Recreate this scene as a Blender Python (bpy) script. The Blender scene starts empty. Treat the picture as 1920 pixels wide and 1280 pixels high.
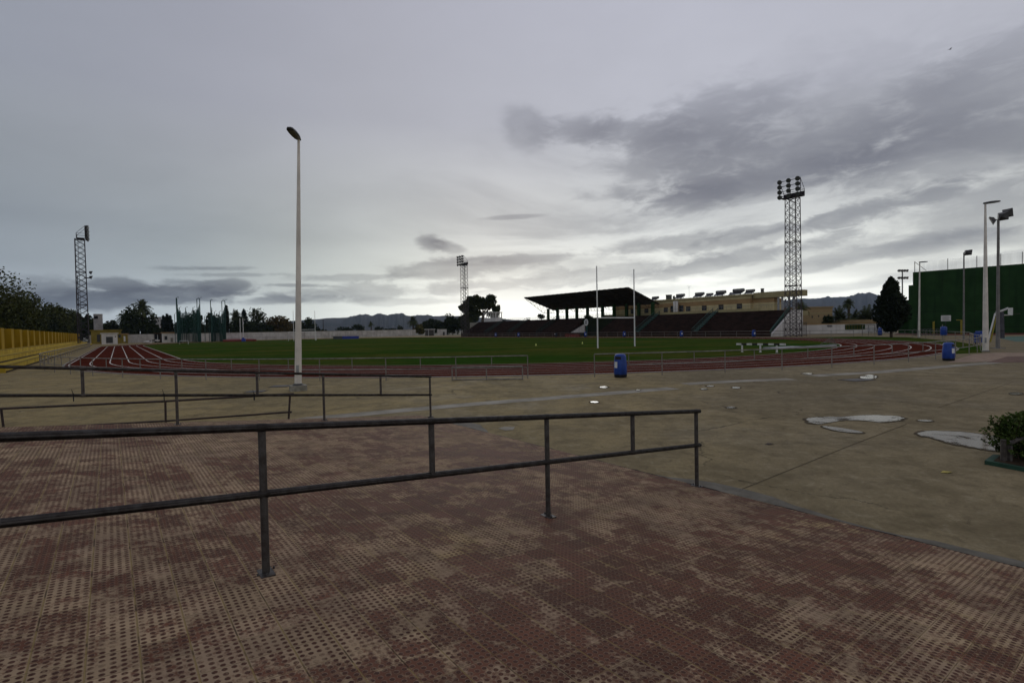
import bpy, math, random
from mathutils import Vector, Matrix, noise as mnoise
R = math.radians
scene = bpy.context.scene
col = scene.collection
rnd = random.Random(7)

# ------------------------------------------------------------------ camera
CAM_H, PITCH, ROLL, FPX = 2.06, 0.024, 0.019, 960.0
cam_d = bpy.data.cameras.new("camera")
cam_d.sensor_width = 36.0
cam_d.lens = 18.0
cam_d.clip_start = 0.05
cam_d.clip_end = 30000
cam = bpy.data.objects.new("camera", cam_d)
col.objects.link(cam)
cam.matrix_world = (Matrix.Translation((0, 0, CAM_H)) @ Matrix.Rotation(R(90) - PITCH, 4, 'X')
                    @ Matrix.Rotation(-ROLL, 4, 'Z'))
scene.camera = cam

# surveyed stadium frame: origin under the near goal, U along the pitch, V across it
A0 = 0.656
O = Vector((10.6, 51.76, 0))
U = Vector((-math.sin(A0), math.cos(A0), 0))
V = Vector((math.cos(A0), math.sin(A0), 0))
Z = Vector((0, 0, 1))
def W(s, t, z=0.0): return O + U * s + V * t + Z * z
def ray(px, py):
    a, b = (px - 960) / FPX, -(py - 640) / FPX
    c, s = math.cos(-ROLL), math.sin(-ROLL)
    a, b = a * c - b * s, a * s + b * c
    return Vector((a, math.cos(PITCH) + b * math.sin(PITCH), -math.sin(PITCH) + b * math.cos(PITCH)))
EYE = Vector((0, 0, CAM_H))
def ground(px, py, z=0.0):          # survey: a photo pixel to the point where it meets height z
    d = ray(px, py); return EYE + d * ((z - CAM_H) / d.z)
def at_t(px, py, t):
    d = ray(px, py); return EYE + d * ((W(0, t) - EYE).dot(V) / d.dot(V))
def at_s(px, py, s):
    d = ray(px, py); return EYE + d * ((W(s, 0) - EYE).dot(U) / d.dot(U))
def at_y(px, py, y):
    d = ray(px, py); return EYE + d * (y / d.y)
def st(p):
    q = p - O; return (q.dot(U), q.dot(V), p.z)

# ------------------------------------------------------------------ node helper
class NT:
    def __init__(self, tree): self.t = tree; self.n = tree.nodes; self.l = tree.links
    def put(self, sock, v):
        if v is None: return
        if hasattr(v, 'is_output'): self.l.new(v, sock)
        else:
            if isinstance(v, (tuple, list)) and len(v) == 3 and sock.type == 'RGBA': v = (*v, 1)
            sock.default_value = v
    def math(self, op, a, b=None, c=None, clamp=False):
        n = self.n.new('ShaderNodeMath'); n.operation = op; n.use_clamp = clamp
        self.put(n.inputs[0], a); self.put(n.inputs[1], b); self.put(n.inputs[2], c)
        return n.outputs[0]
    def vmath(self, op, a, b=None):
        n = self.n.new('ShaderNodeVectorMath'); n.operation = op
        self.put(n.inputs[0], a); self.put(n.inputs[1], b)
        return n.outputs[0]
    def sep(self, v):
        n = self.n.new('ShaderNodeSeparateXYZ'); self.put(n.inputs[0], v); return n.outputs
    def comb(self, x, y, z):
        n = self.n.new('ShaderNodeCombineXYZ')
        for i, k in enumerate((x, y, z)): self.put(n.inputs[i], k)
        return n.outputs[0]
    def noise(self, vec, scale, detail=4, rough=.55, dist=0):
        n = self.n.new('ShaderNodeTexNoise'); self.put(n.inputs['Vector'], vec)
        n.inputs['Scale'].default_value = scale; n.inputs['Detail'].default_value = detail
        n.inputs['Roughness'].default_value = rough; n.inputs['Distortion'].default_value = dist
        return n.outputs[0]
    def smooth(self, v, a, b, lo=0., hi=1., kind='SMOOTHSTEP'):
        n = self.n.new('ShaderNodeMapRange'); n.interpolation_type = kind; n.clamp = True
        self.put(n.inputs[0], v)
        for i, k in enumerate((a, b, lo, hi)): n.inputs[i + 1].default_value = k
        return n.outputs[0]
    def mix(self, f, a, b, blend='MIX'):
        n = self.n.new('ShaderNodeMix'); n.data_type = 'RGBA'; n.blend_type = blend
        self.put(n.inputs[0], f); self.put(n.inputs[6], a); self.put(n.inputs[7], b)
        return n.outputs[2]
    def ramp(self, f, stops, interp='LINEAR'):
        n = self.n.new('ShaderNodeValToRGB'); self.put(n.inputs[0], f)
        cr = n.color_ramp; cr.interpolation = interp
        while len(cr.elements) < len(stops): cr.elements.new(.5)
        for e, (p, c) in zip(cr.elements, stops):
            e.position = p; e.color = (*c, 1) if isinstance(c, (tuple, list)) else (c, c, c, 1)
        return n.outputs[0]
    def bump(self, h, strength=.3, dist=.02):
        n = self.n.new('ShaderNodeBump'); n.inputs['Strength'].default_value = strength
        n.inputs['Distance'].default_value = dist; self.put(n.inputs['Height'], h)
        return n.outputs[0]

def lin(r, g, b):
    f = lambda v: (v / 255 / 12.92) if v / 255 < .04045 else ((v / 255 + .055) / 1.055) ** 2.4
    return (f(r), f(g), f(b))

# ------------------------------------------------------------------ world: cloudy evening sky
world = bpy.data.worlds.new("World")
scene.world = world
world.use_nodes = True
wt = NT(world.node_tree)
wt.n.clear()
SUN_EL, SUN_AZ = R(5.0), R(-2.0)           # azimuth from +Y towards +X
sky = wt.n.new('ShaderNodeTexSky'); sky.sky_type = 'NISHITA'; sky.sun_disc = False
sky.sun_elevation = SUN_EL; sky.sun_rotation = SUN_AZ; sky.dust_density = 3
gen = wt.n.new('ShaderNodeTexCoord').outputs['Generated']
nrm = wt.vmath('NORMALIZE', gen)
dx, dy, dz = wt.sep(nrm)
az = wt.math('ARCTAN2', dx, dy)
el = wt.math('ARCSINE', dz)
elp = wt.math('MAXIMUM', el, 0.0)
base = wt.ramp(wt.math('DIVIDE', elp, R(90)), [
    (0.0, (1.75, 1.75, 1.62)), (0.03, (1.60, 1.61, 1.48)), (0.07, (1.06, 1.08, 1.01)), (0.11, (.76, .78, .765)),
    (0.16, (.62, .635, .65)), (0.24, (.485, .495, .555)), (0.37, (.455, .462, .535)), (1.0, (.38, .385, .45))])
azn = wt.math('ADD', wt.math('DIVIDE', az, 2 * math.pi), .5)
P_ = lambda d: d / 360 + .5
flow = wt.ramp(azn, [(0, (.42, .45, .5)), (P_(-70), (.28, .32, .39)), (P_(-45), (.31, .345, .41)), (P_(-33), (.385, .425, .475)), (P_(-22), (.54, .57, .585)), (P_(-12), (.78, .80, .80)), (P_(-3), 1.0),
                     (P_(22), 1.06), (P_(33), .98), (P_(46), .78), (P_(90), .5), (1, .45)])
fhigh = wt.ramp(azn, [(0, .8), (P_(-60), (.65, .68, .71)), (P_(-45), (.69, .72, .75)), (P_(-30), (.79, .80, .82)), (P_(-15), .91), (P_(0), 1.02), (P_(20), 1.14),
                      (P_(46), 1.08), (P_(90), .9), (1, .8)])
fac = wt.mix(wt.smooth(el, R(5), R(24)), flow, fhigh)
base = wt.mix(1.0, base, fac, 'MULTIPLY')
# the stretched deck of cloud seen in perspective
warp = wt.noise(wt.comb(wt.math('MULTIPLY', dx, 8), wt.math('MULTIPLY', dy, 8), wt.math('MULTIPLY', dz, 18)), 1.0, 8, .6, .5)
fine = wt.noise(wt.comb(wt.math('MULTIPLY', az, 16), wt.math('MULTIPLY', el, 46), 1.7), 1.0, 7, .62, .5)
plane = wt.math('ADD', wt.math('MAXIMUM', dz, 0), .10)
px_, py_ = wt.math('DIVIDE', dx, plane), wt.math('DIVIDE', dy, plane)
deck = wt.noise(wt.comb(px_, wt.math('MULTIPLY', py_, 1.15), 3.1), .62, 6, .58, .5)
soft = wt.noise(wt.comb(px_, py_, 8.0), .9, 5, .6)
def dirang(px, py):
    d = ray(px, py); return math.atan2(d.x, d.y), math.atan2(d.z, math.hypot(d.x, d.y))
dark = None
def blob(px, py, w, h, rot, amp, edge=.9, ns=1.3):
    global dark
    a0, e0 = dirang(px, py); a1, _ = dirang(px + w, py); _, e1 = dirang(px, py - h)
    wa, we = abs(a1 - a0), abs(e1 - e0)
    da = wt.math('SUBTRACT', az, a0); de = wt.math('SUBTRACT', el, e0)
    c, s = math.cos(R(rot)), math.sin(R(rot))
    x = wt.math('ADD', wt.math('MULTIPLY', da, c / wa), wt.math('MULTIPLY', de, s / wa))
    y = wt.math('ADD', wt.math('MULTIPLY', da, -s / we), wt.math('MULTIPLY', de, c / we))
    r = wt.math('SQRT', wt.math('ADD', wt.math('MULTIPLY', x, x), wt.math('MULTIPLY', y, y)))
    r = wt.math('ADD', r, wt.math('MULTIPLY', wt.math('SUBTRACT', warp, .5), ns * 1.6))
    r = wt.math('ADD', r, wt.math('MULTIPLY', wt.math('SUBTRACT', fine, .5), ns * 1.6))
    v = wt.smooth(r, 1 - edge * .45, 1 + edge * .5, amp, 0.)
    inv = wt.math('SUBTRACT', 1.0, v)
    dark = inv if dark is None else wt.math('MULTIPLY', dark, inv)
for b in [(1490, 265, 330, 105, 4, .44, 1.8, .8), (1310, 278, 150, 72, 6, .55, 1.6), (1570, 285, 150, 55, -4, .45, 1.6), (1090, 245, 62, 26, 0, .45, 1.1, 1.0),
          (995, 242, 46, 36, -20, .42, 1.1, .9), (1190, 250, 110, 30, -4, .40, 1.1), (1290, 370, 85, 24, 4, .50, 1.1), (1420, 335, 260, 26, 2, .38, 1.2),
          (1820, 160, 190, 55, 4, .42, 1.3), (1760, 290, 260, 60, -6, .42, 1.3), (1830, 400, 220, 55, 6, .44, 1.3),
          (1620, 395, 200, 20, 10, .42), (1500, 430, 190, 15, 12, .36),
          (808, 455, 27, 15, -8, .60, 1.0, 1.2), (838, 461, 34, 10, -14, .50, 1.0, 1.2), (962, 407, 52, 4.5, 2, .40, .9, .6),
          (1240, 458, 140, 14, 3, .52), (1380, 445, 120, 11, 10, .44), (1330, 497, 240, 15, 9, .58), (1650, 470, 210, 14, 8, .50), (1080, 520, 260, 14, 4, .56), (1500, 505, 120, 9, 8, .40),
          (850, 503, 130, 17, 4, .56), (960, 487, 130, 8, 2, .46), (700, 546, 170, 13, 2, .50), (760, 565, 90, 7, 0, .40), (590, 560, 90, 9, 0, .42),
          (325, 550, 125, 21, 2, .82, .75, 1.1), (230, 535, 70, 14, 0, .70, .6, .8), (160, 562, 110, 22, 0, .74, .6, .8), (60, 548, 150, 26, 0, .56, .8), (425, 540, 52, 15, 4, .74, .8, 1.2), (520, 563, 60, 8, 2, .5),
          (390, 503, 85, 5, 2, .46), (440, 515, 90, 4, 2, .36), (560, 535, 60, 4, 0, .5), (660, 520, 110, 7, 2, .38), (1800, 500, 170, 12, 8, .46), (1760, 455, 140, 12, 6, .4),
          (1480, 548, 170, 6, 3, .34), (1180, 548, 120, 6, 2, .3)]:
    blob(*b)
D = wt.math('SUBTRACT', 1.0, dark)
D = wt.math('MULTIPLY', D, wt.smooth(wt.math('ADD', wt.math('MULTIPLY', warp, .5), wt.math('MULTIPLY', fine, .5)), .30, .58, .66, 1.12))
strk = wt.math('MULTIPLY', wt.smooth(deck, .44, .62, 0, .46), wt.smooth(el, R(1), R(9), .35, 1.))
strk = wt.math('MULTIPLY', strk, wt.math('MULTIPLY', wt.smooth(az, R(-22), R(14), .12, 1.), wt.smooth(el, R(14), R(24), 1., .15)))
D = wt.math('SUBTRACT', 1.0, wt.math('MULTIPLY', wt.math('SUBTRACT', 1.0, D), wt.math('SUBTRACT', 1.0, strk)))
dcol = wt.mix(wt.smooth(az, R(-30), R(5)), (.075, .083, .108), (.140, .146, .186))
dcol = wt.mix(wt.smooth(el, R(1.5), R(11)), wt.mix(.40, dcol, base), dcol)
dcol = wt.mix(wt.smooth(az, R(-22), R(-8)), wt.mix(wt.smooth(el, R(1.5), R(11)), (.085, .094, .12), dcol), dcol)
skyc = wt.mix(D, base, dcol)
mott = wt.math('ADD', wt.math('MULTIPLY', wt.math('SUBTRACT', soft, .5), .22), 1.0)
skyc = wt.mix(1.0, skyc, wt.comb(mott, mott, mott), 'MULTIPLY')
bgA = wt.n.new('ShaderNodeBackground'); wt.put(bgA.inputs[0], sky.outputs[0]); bgA.inputs[1].default_value = .05
bgB = wt.n.new('ShaderNodeBackground'); wt.put(bgB.inputs[0], skyc); bgB.inputs[1].default_value = 1.0
ms = wt.n.new('ShaderNodeMixShader'); ms.inputs[0].default_value = .97
wt.l.new(bgA.outputs[0], ms.inputs[1]); wt.l.new(bgB.outputs[0], ms.inputs[2])
wo = wt.n.new('ShaderNodeOutputWorld'); wt.l.new(ms.outputs[0], wo.inputs[0])

# ------------------------------------------------------------------ sun behind thin cloud
sun_d = bpy.data.lights.new("sun", 'SUN'); sun_d.energy = .5; sun_d.angle = R(25); sun_d.color = (1, .985, .95)
sun = bpy.data.objects.new("sun", sun_d); col.objects.link(sun)
sd = Vector((math.sin(SUN_AZ) * math.cos(SUN_EL), math.cos(SUN_AZ) * math.cos(SUN_EL), math.sin(SUN_EL)))
sun.rotation_euler = (-sd).to_track_quat('-Z', 'Y').to_euler()
vs = scene.view_settings
vs.view_transform = 'Standard'; vs.look = 'None'; vs.gamma = 1; vs.exposure = 0; vs.use_curve_mapping = False
scene.cycles.max_bounces = 6
scene.cycles.transparent_max_bounces = 24

# ------------------------------------------------------------------ materials
MATS = {}
def mat(name, color, rough=.7, var=.25, scale=3.0, bump=.0, bscale=40., metal=0., color2=None, spec=None, coord='Object', detail=5):
    m = bpy.data.materials.new(name); m.use_nodes = True
    t = NT(m.node_tree); bs = t.n['Principled BSDF']
    co = t.n.new('ShaderNodeTexCoord').outputs[coord]
    f = t.noise(co, scale, detail, .6)
    c2 = color2 if color2 else tuple(c * (1 - var) for c in color)
    c1 = color if color2 else tuple(min(c * (1 + var), .95) for c in color)
    c = t.mix(t.smooth(f, .32, .68), c1, c2)
    t.put(bs.inputs['Base Color'], c)
    bs.inputs['Roughness'].default_value = rough; bs.inputs['Metallic'].default_value = metal
    bs.inputs['Specular IOR Level'].default_value = spec if spec is not None else (.06 if rough >= .8 else .3)
    if bump: t.put(bs.inputs['Normal'], t.bump(t.noise(co, bscale, 4), bump))
    MATS[name] = m
    return m
M = lambda n: MATS[n]
mat('galvanised steel', (.105, .092, .082), .55, .35, 14, .2, 90, .3, color2=(.050, .040, .034))
mat('weathered rail', (.082, .075, .070), .5, .4, 16, .25, 80, .25, color2=(.042, .034, .030))
mat('rusty rail', (.07, .045, .035), .75, .4, 12, .3, 80, .1, color2=(.035, .028, .028))
mat('fence steel', (.21, .19, .168), .55, .3, 4, 0, 1, .4)
mat('white post', (.66, .61, .54), .55, .14, 1.6, .05, 30)
mat('grey post', (.17, .16, .15), .6, .2, 2)
mat('lamp grey', (.05, .05, .05), .5, .2, 4)
mat('lamp glass', (.11, .11, .085), .3, .2, 8)
mat('bin blue', (.018, .06, .30), .38, .12, 4)
mat('bin dark', (.012, .013, .02), .6, .2, 4)
mat('label white', (.62, .62, .60), .6, .08, 20)
mat('white paint', (.62, .61, .58), .6, .1, 3)
mat('goal white', (.72, .71, .68), .55, .06, 2)
mat('black paint', (.012, .012, .012), .5, .2, 5)
mat('lattice steel', (.040, .026, .026), .7, .3, 2, color2=(.10, .085, .08))
mat('lattice dark', (.030, .022, .026), .7, .3, 2)
mat('floodlight grey', (.045, .042, .04), .45, .3, 4)
mat('floodlight glass', (.07, .07, .065), .15, .2, 3)
mat('yellow wall', (.31, .195, .012), .85, .14, .8, .1, 20)
mat('olive render', (.22, .165, .035), .85, .2, .6)
mat('yellow step', (.50, .36, .045), .85, .18, .8, color2=(.34, .235, .03))
mat('white wall', (.58, .55, .52), .85, .16, .5, color2=(.40, .37, .34))
mat('white end wall', (.66, .63, .60), .85, .1, .6)
mat('concrete block', (.34, .32, .28), .9, .25, 6, .4, 30, color2=(.20, .19, .15))
mat('dark seats', (.046, .026, .020), .85, .3, .7, color2=(.022, .014, .011))
mat('green paint', (.014, .052, .040), .6, .2, 2)
mat('roof sheet', (.055, .045, .032), .8, .25, .8)
mat('cream render', (.52, .43, .24), .85, .1, .6)
mat('tan render', (.33, .215, .105), .85, .12, .6)
mat('cornice', (.33, .28, .15), .85, .1, 1)
mat('window dark', (.02, .022, .028), .18, .2, 3)
mat('shutter', (.045, .04, .035), .6, .2, 8)
mat('solar tank', (.16, .155, .15), .5, .2, 3)
mat('beige building', (.30, .22, .12), .9, .12, .3)
mat('pale building', (.40, .38, .37), .9, .1, .3)
mat('fronton green', (.022, .058, .017), .85, .14, .5, .05, 6, color2=(.016, .043, .013))
mat('blue mat', (.03, .05, .28), .6, .2, 2)
mat('dark cover', (.06, .06, .075), .7, .2, 2)
mat('red mat', (.16, .025, .018), .7, .2, 2)
mat('yellow paint', (.27, .215, .018), .6, .1, 3)
mat('lime marker', (.65, .70, .16), .5, .1, 3)
mat('bark', (.07, .05, .035), .9, .3, 3, .4, 12)
mat('cable', (.01, .01, .01), .6, .1, 5)
mat('tank wall', (.36, .34, .33), .9, .18, .5, color2=(.24, .23, .23))
mat('dark opening', (.012, .012, .012), .8, .1, 3)
mat('junk pale', (.40, .38, .35), .8, .4, 1.5)
mat('junk dark', (.06, .055, .05), .8, .4, 1.5)
mat('green kerb', (.022, .065, .040), .7, .25, 5, .2, 30)
mat('hill', (.050, .055, .052), 1.0, .35, .004, color2=(.085, .080, .074))
mat('old leaf', (.40, .33, .10), .8, .2, 10)
mat('damp concrete', (.085, .067, .042), .9, .25, 2.5, .15, 40)
mat('soil and step shade', (.05, .035, .022), .9, .3, 8, .5, 20)
mat('tower box', (.10, .095, .085), .7, .2, 2)
mat('bench grey', (.30, .30, .30), .7, .2, 2)

def leafmat(name, a, b, scale=.35):
    m = bpy.data.materials.new(name); m.use_nodes = True
    t = NT(m.node_tree); bs = t.n['Principled BSDF']
    co = t.n.new('ShaderNodeTexCoord').outputs['Object']
    g = t.n.new('ShaderNodeNewGeometry')
    f = t.math('ADD', t.math('MULTIPLY', t.smooth(t.noise(co, scale, 3), .35, .65), .6), t.math('MULTIPLY', g.outputs['Random Per Island'], .4))
    t.put(bs.inputs['Base Color'], t.mix(f, a, b))
    bs.inputs['Roughness'].default_value = .65
    bs.inputs['Specular IOR Level'].default_value = .05
    MATS[name] = m
leafmat('leaf olive', (.030, .040, .012), (.075, .080, .026))
leafmat('leaf dark', (.014, .022, .010), (.038, .048, .018))
leafmat('leaf pine', (.018, .026, .010), (.055, .062, .020))
leafmat('leaf cypress', (.008, .013, .008), (.022, .028, .013), .8)
leafmat('leaf autumn', (.055, .045, .014), (.11, .075, .028))
leafmat('leaf yellow', (.08, .075, .018), (.15, .12, .03))
leafmat('leaf bright', (.020, .040, .010), (.080, .115, .026), 5)
leafmat('leaf palm', (.030, .040, .016), (.085, .095, .035))

def streaks(name, amount, dark):
    m = MATS[name]; t = NT(m.node_tree); bs = t.n['Principled BSDF']
    co = t.n.new('ShaderNodeTexCoord').outputs['Object']; x, y, z = t.sep(co)
    f = t.noise(t.comb(t.math('MULTIPLY', x, 1.1), t.math('MULTIPLY', y, 1.1), t.math('MULTIPLY', z, .09)), 1.0, 6, .65)
    old = bs.inputs['Base Color'].links[0].from_socket
    t.put(bs.inputs['Base Color'], t.mix(t.smooth(f, .50, .68, 0, amount), old, dark))
streaks('yellow wall', .55, (.13, .085, .012)); streaks('fronton green', .6, (.010, .026, .009)); streaks('white wall', .5, (.22, .20, .17))
streaks('white end wall', .35, (.33, .31, .28)); streaks('white post', .3, (.36, .32, .27)); streaks('bin blue', .5, (.010, .028, .12)); streaks('cream render', .3, (.30, .24, .13))
# net: real mesh cloth, see-through between the threads
def netmat(name, color, dens):
    m = bpy.data.materials.new(name); m.use_nodes = True
    t = NT(m.node_tree); bs = t.n['Principled BSDF']
    co = t.n.new('ShaderNodeTexCoord').outputs['Object']
    bs.inputs['Base Color'].default_value = (*color, 1); bs.inputs['Roughness'].default_value = .9
    x, y, z = t.sep(co)
    nn = t.noise(t.comb(t.math('MULTIPLY', x, 1.6), t.math('MULTIPLY', y, 1.6), t.math('MULTIPLY', z, .12)), 1.0, 3)
    t.put(bs.inputs['Alpha'], t.smooth(nn, .3, .7, dens - .06 if dens < .3 else dens - .14, dens + .05 if dens < .3 else dens + .18))
    MATS[name] = m
netmat('green net', (.010, .055, .040), .62)
netmat('thin net', (.12, .12, .12), .07)

# ------------------------------------------------------------------ mesh building
class MB:
    def __init__(self): self.v = []; self.f = []; self.sm = []; self.mi = []; self.cur = 0
    def add(self, vs, fs, smooth=False):
        n = len(self.v); self.v += [Vector(v) for v in vs]
        for f in fs: self.f.append([i + n for i in f]); self.sm.append(smooth); self.mi.append(self.cur)
    def hexa(self, p):    # 4 bottom, 4 top
        self.add(p, [(3, 2, 1, 0), (4, 5, 6, 7), (0, 1, 5, 4), (1, 2, 6, 5), (2, 3, 7, 6), (3, 0, 4, 7)])
    def box(self, c, size, rz=0., tilt=None):
        x, y, z = size[0] / 2, size[1] / 2, size[2] / 2
        m = Matrix.Rotation(rz, 3, 'Z')
        if tilt is not None: m = m @ tilt
        c = Vector(c)
        self.hexa([c + m @ Vector(q) for q in ((-x, -y, -z), (x, -y, -z), (x, y, -z), (-x, y, -z), (-x, -y, z), (x, -y, z), (x, y, z), (-x, y, z))])
    def sbox(self, s0, s1, t0, t1, z0, z1):
        self.hexa([W(s0, t0, z0), W(s0, t1, z0), W(s1, t1, z0), W(s1, t0, z0), W(s0, t0, z1), W(s0, t1, z1), W(s1, t1, z1), W(s1, t0, z1)])
    def tube(self, pts, r, n=8, cap=True):
        pts = [Vector(p) for p in pts]
        rs = r if isinstance(r, (list, tuple)) else [r] * len(pts)
        vs = []
        for i, p in enumerate(pts):
            d = (pts[min(i + 1, len(pts) - 1)] - pts[max(i - 1, 0)]).normalized()
            a = d.cross(Z if abs(d.z) < .95 else Vector((1, 0, 0))).normalized(); b = d.cross(a).normalized()
            for k in range(n):
                q = 2 * math.pi * k / n
                vs.append(p + (a * math.cos(q) + b * math.sin(q)) * rs[i])
        fs = []
        for i in range(len(pts) - 1):
            for k in range(n):
                k2 = (k + 1) % n
                fs.append((i * n + k, i * n + k2, (i + 1) * n + k2, (i + 1) * n + k))
        self.add(vs, fs, True)
        if cap:
            self.add(vs[:n], [tuple(range(n - 1, -1, -1))]); self.add(vs[-n:], [tuple(range(n))])
    def lathe(self, c, prof, n=20, axis=None, sx=1.):
        c = Vector(c); vs = []
        if axis is None: a, b, d = Vector((1, 0, 0)), Vector((0, 1, 0)), Z
        else:
            d = Vector(axis).normalized(); a = d.cross(Z if abs(d.z) < .95 else Vector((1, 0, 0))).normalized(); b = d.cross(a)
        for r, h in prof:
            for k in range(n):
                q = 2 * math.pi * k / n
                vs.append(c + a * (math.cos(q) * r * sx) + b * (math.sin(q) * r) + d * h)
        fs = []
        for i in range(len(prof) - 1):
            for k in range(n):
                k2 = (k + 1) % n
                fs.append((i * n + k, i * n + k2, (i + 1) * n + k2, (i + 1) * n + k))
        self.add(vs, fs, True)
        self.add(vs[:n], [tuple(range(n - 1, -1, -1))]); self.add(vs[-n:], [tuple(range(n))])
    def poly(self, pts): self.add(pts, [tuple(range(len(pts)))])
    def prism(self, pts, h):      # pts flat loop (counter-clockwise from above), raised by vector h
        n = len(pts); pts = [Vector(p) for p in pts]; h = Vector(h)
        self.add(pts + [p + h for p in pts], [tuple(range(n - 1, -1, -1)), tuple(range(n, 2 * n))] +
                 [(i, (i + 1) % n, n + (i + 1) % n, n + i) for i in range(n)])
    def strip(self, a, b):
        n = len(a); self.add(list(a) + list(b), [(i, i + 1, n + i + 1, n + i) for i in range(n - 1)])
    def build(self, name, material, parent=None, origin=None):
        o0 = Vector(origin) if origin is not None else (wloc(parent) if parent else Vector((0, 0, 0)))
        me = bpy.data.meshes.new(name)
        me.from_pydata([v - o0 for v in self.v], [], self.f)
        me.polygons.foreach_set('use_smooth', self.sm)
        for m in (material if isinstance(material, list) else [material]):
            me.materials.append(MATS[m] if isinstance(m, str) else m)
        me.polygons.foreach_set('material_index', self.mi)
        ob = bpy.data.objects.new(name, me); col.objects.link(ob)
        if parent: ob.parent = parent; ob.location = o0 - wloc(parent)
        else: ob.location = o0
        return ob
def wloc(o):
    v = Vector(o.location)
    while o.parent: o = o.parent; v = v + Vector(o.location)
    return v
def tag(o, label, cat, group=None, kind=None):
    if label: o['label'] = label
    if cat: o['category'] = cat
    if group: o['group'] = group
    if kind: o['kind'] = kind
    return o
def thing(name, label, cat, loc, group=None):
    o = bpy.data.objects.new(name, None); o.empty_display_size = .3; col.objects.link(o); o.location = loc
    return tag(o, label, cat, group)
def children(o): return [c for c in bpy.data.objects if c.parent == o]
def dup(o, loc, label=None, rz=None, parent=None, scale=None, group=None):
    kids = children(o)
    c = o.copy(); col.objects.link(c); c.location = loc
    if parent: c.parent = parent
    if rz is not None: c.rotation_euler.z = rz
    if scale is not None: c.scale = scale
    if label: c['label'] = label
    if group: c['group'] = group
    for k in kids: dup(k, k.location.copy(), parent=c)
    return c
def structure(mb, name, material): return tag(mb.build(name, material), None, None, kind='structure')

# ------------------------------------------------------------------ the setting: ground
gm = bpy.data.materials.new('bare ground'); gm.use_nodes = True
t = NT(gm.node_tree); co = t.n.new('ShaderNodeTexCoord').outputs['Object']
f = t.noise(co, .02, 6, .6); f2 = t.noise(co, .5, 5)
c = t.mix(t.smooth(f, .4, .6), (.10, .085, .05), (.055, .06, .028))
t.put(t.n['Principled BSDF'].inputs['Base Color'], t.mix(t.smooth(f2, .3, .7, 0, .5), c, (.13, .11, .07)))
t.n['Principled BSDF'].inputs['Roughness'].default_value = .95
MATS['bare ground'] = gm
g = MB(); g.poly([(-6500, -90, -.03), (6500, -90, -.03), (6500, 5050, -.03), (-6500, 5050, -.03)])
structure(g, 'ground', 'bare ground')

# plaza concrete
pm = bpy.data.materials.new('plaza concrete'); pm.use_nodes = True
t = NT(pm.node_tree); bs = t.n['Principled BSDF']; co = t.n.new('ShaderNodeTexCoord').outputs['Object']
big = t.noise(co, .16, 6, .62, .6); mid = t.noise(co, 1.1, 6, .65, .4); fin = t.noise(co, 26, 5, .7)
px1, py1, pz1 = t.sep(co)
pour = t.smooth(t.math('ADD', t.math('SUBTRACT', px1, t.math('MULTIPLY', py1, .35)), t.math('MULTIPLY', big, 7.0)), -2.0, 6.5)
c = t.mix(t.smooth(big, .35, .68), t.mix(pour, (.375, .285, .125), (.300, .240, .138)), t.mix(pour, (.260, .205, .100), (.205, .165, .098)))
c = t.mix(t.smooth(mid, .40, .66, 0, .6), c, (.135, .105, .056))
c = t.mix(t.smooth(t.noise(co, .55, 8, .7, 1.2), .62, .74, 0, .40), c, (.070, .056, .040))
c = t.mix(t.smooth(t.noise(co, 2.3, 7, .7, .8), .66, .78, 0, .5), c, (.34, .31, .25))
c = t.mix(t.smooth(fin, .3, .75, 0, .5), c, (.11, .09, .055))
mott = t.noise(co, 4.5, 7, .72, .6)
c = t.mix(t.smooth(mott, .50, .66, 0, .45), c, (.095, .075, .046))
c = t.mix(t.smooth(mott, .48, .32, 0, .45), c, (.34, .29, .19))
c = t.mix(t.smooth(t.noise(t.comb(t.math('MULTIPLY', px1, .7), py1, 5.0), 1.5, 7, .7, 1.0), .665, .75, 0, .6), c, (.40, .37, .31))
# hairline cracks
vo = t.n.new('ShaderNodeTexVoronoi'); vo.feature = 'DISTANCE_TO_EDGE'; vo.inputs['Scale'].default_value = .22
wv = t.vmath('ADD', co, t.comb(t.math('MULTIPLY', mid, 1.2), t.math('MULTIPLY', big, 1.6), 0.0)); t.put(vo.inputs['Vector'], wv)
crack = t.math('MULTIPLY', t.smooth(vo.outputs[0], .0015, .005, 1, 0), t.smooth(t.noise(co, .4, 2), .5, .6))
c = t.mix(t.math('MULTIPLY', crack, .7), c, (.03, .024, .018))
v2 = t.n.new('ShaderNodeTexVoronoi'); v2.inputs['Scale'].default_value = 3.2; t.put(v2.inputs['Vector'], t.vmath('ADD', co, t.comb(fin, fin, 0.0)))
speck = t.math('MULTIPLY', t.smooth(v2.outputs['Distance'], .035, .06, 1, 0), t.smooth(t.noise(co, .8, 3), .5, .6))
c = t.mix(t.math('MULTIPLY', speck, .8), c, (.035, .027, .018))
streak = t.noise(t.comb(t.math('MULTIPLY', px1, .5), t.math('MULTIPLY', py1, 3.0), 0.0), 1.0, 6, .7, .4)
c = t.mix(t.smooth(streak, .56, .72, 0, .45), c, (.085, .066, .040))
t.put(bs.inputs['Base Color'], c)
wet = t.smooth(t.noise(co, .33, 6, .65, .8), .50, .66)
t.put(bs.inputs['Roughness'], t.math('SUBTRACT', .88, t.math('MULTIPLY', wet, .22)))
bs.inputs['Specular IOR Level'].default_value = .05
t.put(bs.inputs['Normal'], t.bump(fin, .25, .004))
MATS['plaza concrete'] = pm
g = MB(); g.poly([(-70, -25, 0), (60, -25, 0), (130, 60, 0), (110, 140, 0), (60, 150, 0)] + [W(176, 64, 0), W(176, -58, 0), (-150, 60, 0), (-70, 20, 0)])
structure(g, 'plaza', 'plaza concrete')

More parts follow.
